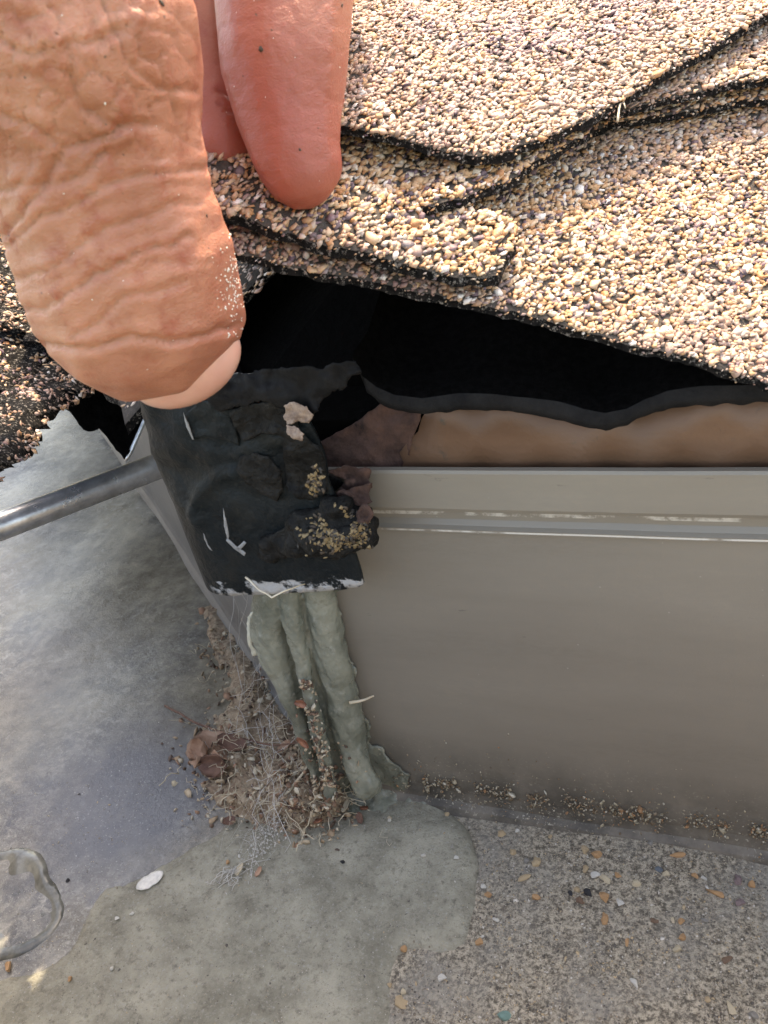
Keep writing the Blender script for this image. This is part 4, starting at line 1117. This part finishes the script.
o = scatter("stuck_litter", pts, sz, m_crumb, None, nr, .8); tag(o, "tan crumbs stuck in the groove and foot of the green sealant", "litter")
M1 = Mat("dry_leaf", .7); M1.color(M1.mix(M1.fac(M1.noise(300, 5, .7), .35, .65), (.36, .20, .13), (.50, .33, .23))); M1.bump(M1.noise(700, 4, .6, M1.vec((3, 1, 1))), .0003)
M2 = Mat("dark_dry_leaf", .75); M2.color(M2.mix(M2.fac(M2.noise(300, 5, .7), .35, .65), (.12, .06, .045), (.23, .13, .09))); M2.bump(M2.noise(700, 4, .6), .0003)
M3 = Mat("rust_red_scale", .5); M3.color(M3.mix(M3.fac(M3.noise(400, 5, .7), .35, .65), (.15, .05, .03), (.34, .15, .085))); M3.bump(M3.noise(900, 4, .6), .0002)
M4 = Mat("pale_straw", .8); M4.color(M4.mix(M4.fac(M4.noise(400, 5, .7), .35, .65), (.50, .42, .29), (.66, .58, .45)))
def leaf_bit(name, label, cat, a, b, ln, wd, ang, m_, lift=.002, cup=.35, tilt=(0, 0), grp=None, seed=0):
    """cupped scale: a small curved sheet with real thickness"""
    r = random.Random(seed + int(a * 7 + b)); V = []; nu, nv = 9, 7
    for i in range(nu):
        u = i / (nu - 1) * 2 - 1; w = math.sqrt(max(0.02, 1 - abs(u) ** 2.2)) * (1 + .12 * r.uniform(-1, 1))
        for j in range(nv):
            v_ = (j / (nv - 1) * 2 - 1)
            V.append(Vector((u * ln / 2, v_ * w * wd / 2, cup * wd * (v_ * v_ * .6 + u * u * .3) + r.uniform(-1, 1) * .02 * wd)))
    n = len(V); th = .0002
    V += [q + Vector((0, 0, -th)) for q in V]
    Fc = []
    for i in range(nu - 1):
        for j in range(nv - 1):
            k = i * nv + j; Fc.append((k, k + nv, k + nv + 1, k + 1)); Fc.append((k + n, k + 1 + n, k + nv + 1 + n, k + nv + n))
    rim = [j for j in range(nv)] + [i * nv + nv - 1 for i in range(1, nu)] + [(nu - 1) * nv + j for j in range(nv - 2, -1, -1)] + [i * nv for i in range(nu - 2, 0, -1)]
    for k in range(len(rim)):
        p_, q_ = rim[k], rim[(k + 1) % len(rim)]; Fc.append((p_, q_, q_ + n, p_ + n))
    me = mesh(name, V, Fc); fix_normals(me)
    o = link(name, me, m_); o.location = ground_pt(a, b, lift); o.rotation_euler = (tilt[0], tilt[1], ang)
    tag(o, label, cat, grp); return o
# the big curled bud at the left of the heap
bud = empty("dry_bud", "large curled pinkish brown bud at the left side of the leaf heap", "bud", ground_pt(212, 755, .003))
for k, (a, b, ln, wd, ang, mm, tl) in enumerate([(214, 748, .0105, .0075, .3, M1.m, (.5, .1)), (205, 756, .0075, .0065, -.5, M1.m, (.7, -.5)), (226, 756, .0085, .006, .9, M1.m, (.2, .6)), (216, 763, .0070, .0055, .1, M2.m, (1.1, 0)), (198, 748, .0055, .005, 1.4, M1.m, (.4, -.9)), (232, 745, .0075, .0045, .1, M2.m, (.2, .3))]):
    o = leaf_bit("bud_scale", "x", "x", a, b, ln, wd, ang, mm, .0035 + .0006 * k, .5, tl); del o['label']; del o['category']
    o.parent = bud; o.location = o.location - bud.location
BITS = [(217, 773, .0055, .0045, .4, M2.m, "dark brown leaf piece just below the curled bud"), (301, 703, .0040, .0026, .1, M3.m, "rust orange leaf scrap stuck high on the sealant ropes"), (285, 748, .0042, .003, 1.0, M1.m, "pinkish leaf scrap right of the curled bud"),
        (303, 740, .0050, .0022, 1.4, M3.m, "reddish scale at the foot of the sealant ropes"), (318, 822, .0034, .0024, .2, M3.m, "dark red seed husk at the lower tip of the heap"), (298, 806, .0048, .0026, .9, M2.m, "dark leaf flake in the lower part of the heap"),
        (364, 809, .0028, .0024, .6, M3.m, "small dark red husk right of the heap, largest of the loose ones"), (346, 806, .0036, .0014, 1.5, M4.m, "upright pale straw flake right of the heap"), (360, 818, .0028, .0016, 2.2, M2.m, "thin brown leaf flake below the dark red husk"),
        (262, 768, .0050, .0030, 2.0, M1.m, "tan pink leaf scrap in the middle of the heap"), (300, 772, .0060, .0022, 1.2, M4.m, "long pale straw flake in the middle of the heap"), (286, 786, .0048, .0030, .3, M1.m, "tan leaf scrap low in the heap"),
        (326, 788, .0040, .0028, 1.1, M3.m, "dark red scale against the base of the sealant"), (372, 745, .0046, .0022, .4, M4.m, "pale curled flake at the right foot of the sealant ropes"), (360, 756, .0050, .0022, .8, M2.m, "brown flake under the right sealant rope"),
        (240, 870, .0042, .0018, 1.9, M4.m, "tan seed at the lower end of the cobweb"), (259, 872, .0024, .0014, 1.3, M1.m, "tiny pinkish flake beside the tan seed"), (636, 806, .0046, .0024, 2.6, M3.m, "rust brown leaf scrap on the crust below the right wall"), (730, 836, .0038, .0024, .4, M3.m, "rust brown leaf scrap near the right edge of the photo"),
        (229, 822, .0032, .0024, .9, M2.m, "dark crumb at the lower left rim of the heap"), (572, 812, .0050, .0036, .2, M4.m, "pale clump of crust at the middle of the wall's foot")]
for k, (a, b, ln, wd, ang, mm, lab) in enumerate(BITS):
    far = nest_density(a, b)
    l_ = .0006 + .007 * min(1, far) * (.6 if k > 2 else .9)
    sc_ = .65 if mm is M3.m else .95
    o = leaf_bit("leaf_scrap", lab, "leaf scrap", a, b, ln * sc_, wd * sc_, ang, mm, l_, .4, (random.uniform(-.5, .5), random.uniform(-.5, .5)), "dry leaf scraps in the gutter", k)
    if k == 1: o.location = on_y(301, 703, -.0105); o.rotation_euler = (1.3, .2, 0)
    if k == 3: o.location = on_y(303, 742, -.0115); o.rotation_euler = (1.3, .9, 0)
flake = leaf_bit("paint_flake", "chalky white paint flake at the edge of the grey sealant, lower left", "paint flake", 150, 881, .0062, .0034, .9, PM['white'], .0004, .12, (0, 0)); 
def strand(name, label, cat, pp, r, m_, grp=None, wig=.0006, seg=6):
    q = []
    for i in range(len(pp) - 1):
        for k in range(6):
            v_ = pp[i].lerp(pp[i + 1], k / 6); q.append(v_ + Vector((noise.noise(v_ * 180), noise.noise(v_ * 180 + Vector((5, 0, 0))), noise.noise(v_ * 180 + Vector((0, 7, 0))))) * wig)
    q.append(pp[-1])
    V, Fc = tube(q, [r * (1 - .5 * i / len(q)) for i in range(len(q))], seg)
    o = link(name, mesh(name, V, Fc), m_)
    if label: tag(o, label, cat, grp)
    return o
G = ground_pt
strand("twig", "thin brown twig arching from the left floor over the bud into the heap", "twig", [G(165, 706, .0014), G(196, 722, .003), G(232, 738, .0055), G(275, 746, .008), G(305, 742, .009)], .00032, M2.m, "thin twigs in the leaf heap")
strand("twig", "pale curved straw running up through the middle of the heap", "twig", [G(262, 806, .002), G(290, 792, .006), G(306, 768, .009), G(308, 735, .012)], .0004, M4.m, "thin twigs in the leaf heap")
strand("twig", "short pale bristle right of the heap pointing at the dark red husk", "twig", [G(334, 792, .003), G(350, 800, .002), G(362, 806, .001)], .00015, M4.m, "thin twigs in the leaf heap")
strand("twig", "pale straw stub on the wall's foot right of the sealant ropes", "twig", [on_y(350, 703, -.006), on_y(364, 700, -.004), on_y(374, 696, -.0015)], .00035, M4.m, "thin twigs in the leaf heap")
strand("hair", "loose bristle sticking out from under the broad top shingle", "bristle", [hit(620, 101, SE) - Vector((0, .003, .002)), hit(624, 108, SD2) + Vector((0, -.001, .002)), hit(629, 115, SD2) + Vector((0, -.003, .0015))], .00018, M4.m)
strand("bristle", "fine stray fibre hanging from the flashing's scraped lower edge", "fibre", [on_y(246, 578, -.012), on_y(258, 590, -.016), on_y(272, 598, -.018), on_y(286, 590, -.017), on_y(305, 584, -.013)], .00022, M4.m)
# fibres and cobweb
M = Mat("cobweb_silk", .6); M.color((.62, .60, .56)); m_web = M.m
V = []; Fc = []
def add_strand(p, q, r, wig, sag=0):
    n = 7; pp = []
    for i in range(n + 1):
        t = i / n; v_ = p.lerp(q, t) + Vector((noise.noise(p * 300 + Vector((t * 3, 0, 0))), noise.noise(q * 300 + Vector((0, t * 3, 0))), noise.noise(p * 200 + Vector((0, 0, t * 3))))) * wig
        v_.z -= sag * 4 * t * (1 - t); pp.append(v_)
    a, f = tube(pp, [r] * (n + 1), 3, False); b0_ = len(V); V.extend(a); Fc.extend([tuple(x + b0_ for x in ff) for ff in f])
for i in range(26):
    t = random.random(); a0 = 322 - 20 * t + random.gauss(0, 8); b0 = 790 - 8 * t + random.gauss(0, 8)
    add_strand(G(a0 - 25, b0, random.uniform(.003, .009)), G(random.gauss(246, 9), random.gauss(868, 12), .0005), random.choice((.00002, .00003, .00007)), .008)
for i in range(30):
    add_strand(G(random.gauss(262, 26), random.gauss(735, 26), random.uniform(.001, .010)), G(random.gauss(270, 26), random.gauss(770, 26), random.uniform(.001, .008)), .00006, .003)
for i in range(16): add_strand(G(random.gauss(245, 8), random.gauss(870, 6), .0006), G(random.gauss(218, 14), random.gauss(886, 8), .0003), .00009, .002)
for i in range(16): add_strand(wall2(random.uniform(0, .05), .0015, random.uniform(.02, .045)), G(random.gauss(262, 18), random.gauss(700, 18), .002), .00005, .003)
pts = []; 
for i in range(260):
    t = random.random(); pts.append(tuple(G(300 - 55 * t + random.gauss(0, 6), 795 + 75 * t + random.gauss(0, 6), .004 * (1 - t) * random.random() + .0003)))
oo = scatter("web_dust", pts, [random.uniform(.00015, .0006) for _ in pts], m_web, None, None, .8); tag(oo, "whitish dust flecks caught in the cobweb", "dust")
o = link("cobweb", mesh("cobweb", V, Fc), m_web); tag(stuff(o), "dusty cobweb strands trailing from the leaf heap down over the sealant", "cobweb")
V = []; Fc = []
for i in range(170):
    while True:
        a = random.uniform(170, 400); b = random.uniform(640, 830)
        if random.random() < nest_density(a, b): break
    p = G(a, b, random.uniform(.0005, .009)); d = Vector((random.gauss(0, 1), random.gauss(0, 1), random.gauss(0, .6))).normalized() * random.uniform(.003, .009)
    add_strand(p, p + d, random.uniform(.00005, .00014), .002)
V = [Vector((v_.x, min(v_.y, -.0015) if v_.x > CX else v_.y, max(v_.z, .0005))) for v_ in V]
o = link("fibres", mesh("fibres", V, Fc), M4.m); tag(stuff(o), "tangle of pale straw fibres in the leaf heap at the corner", "fibres")
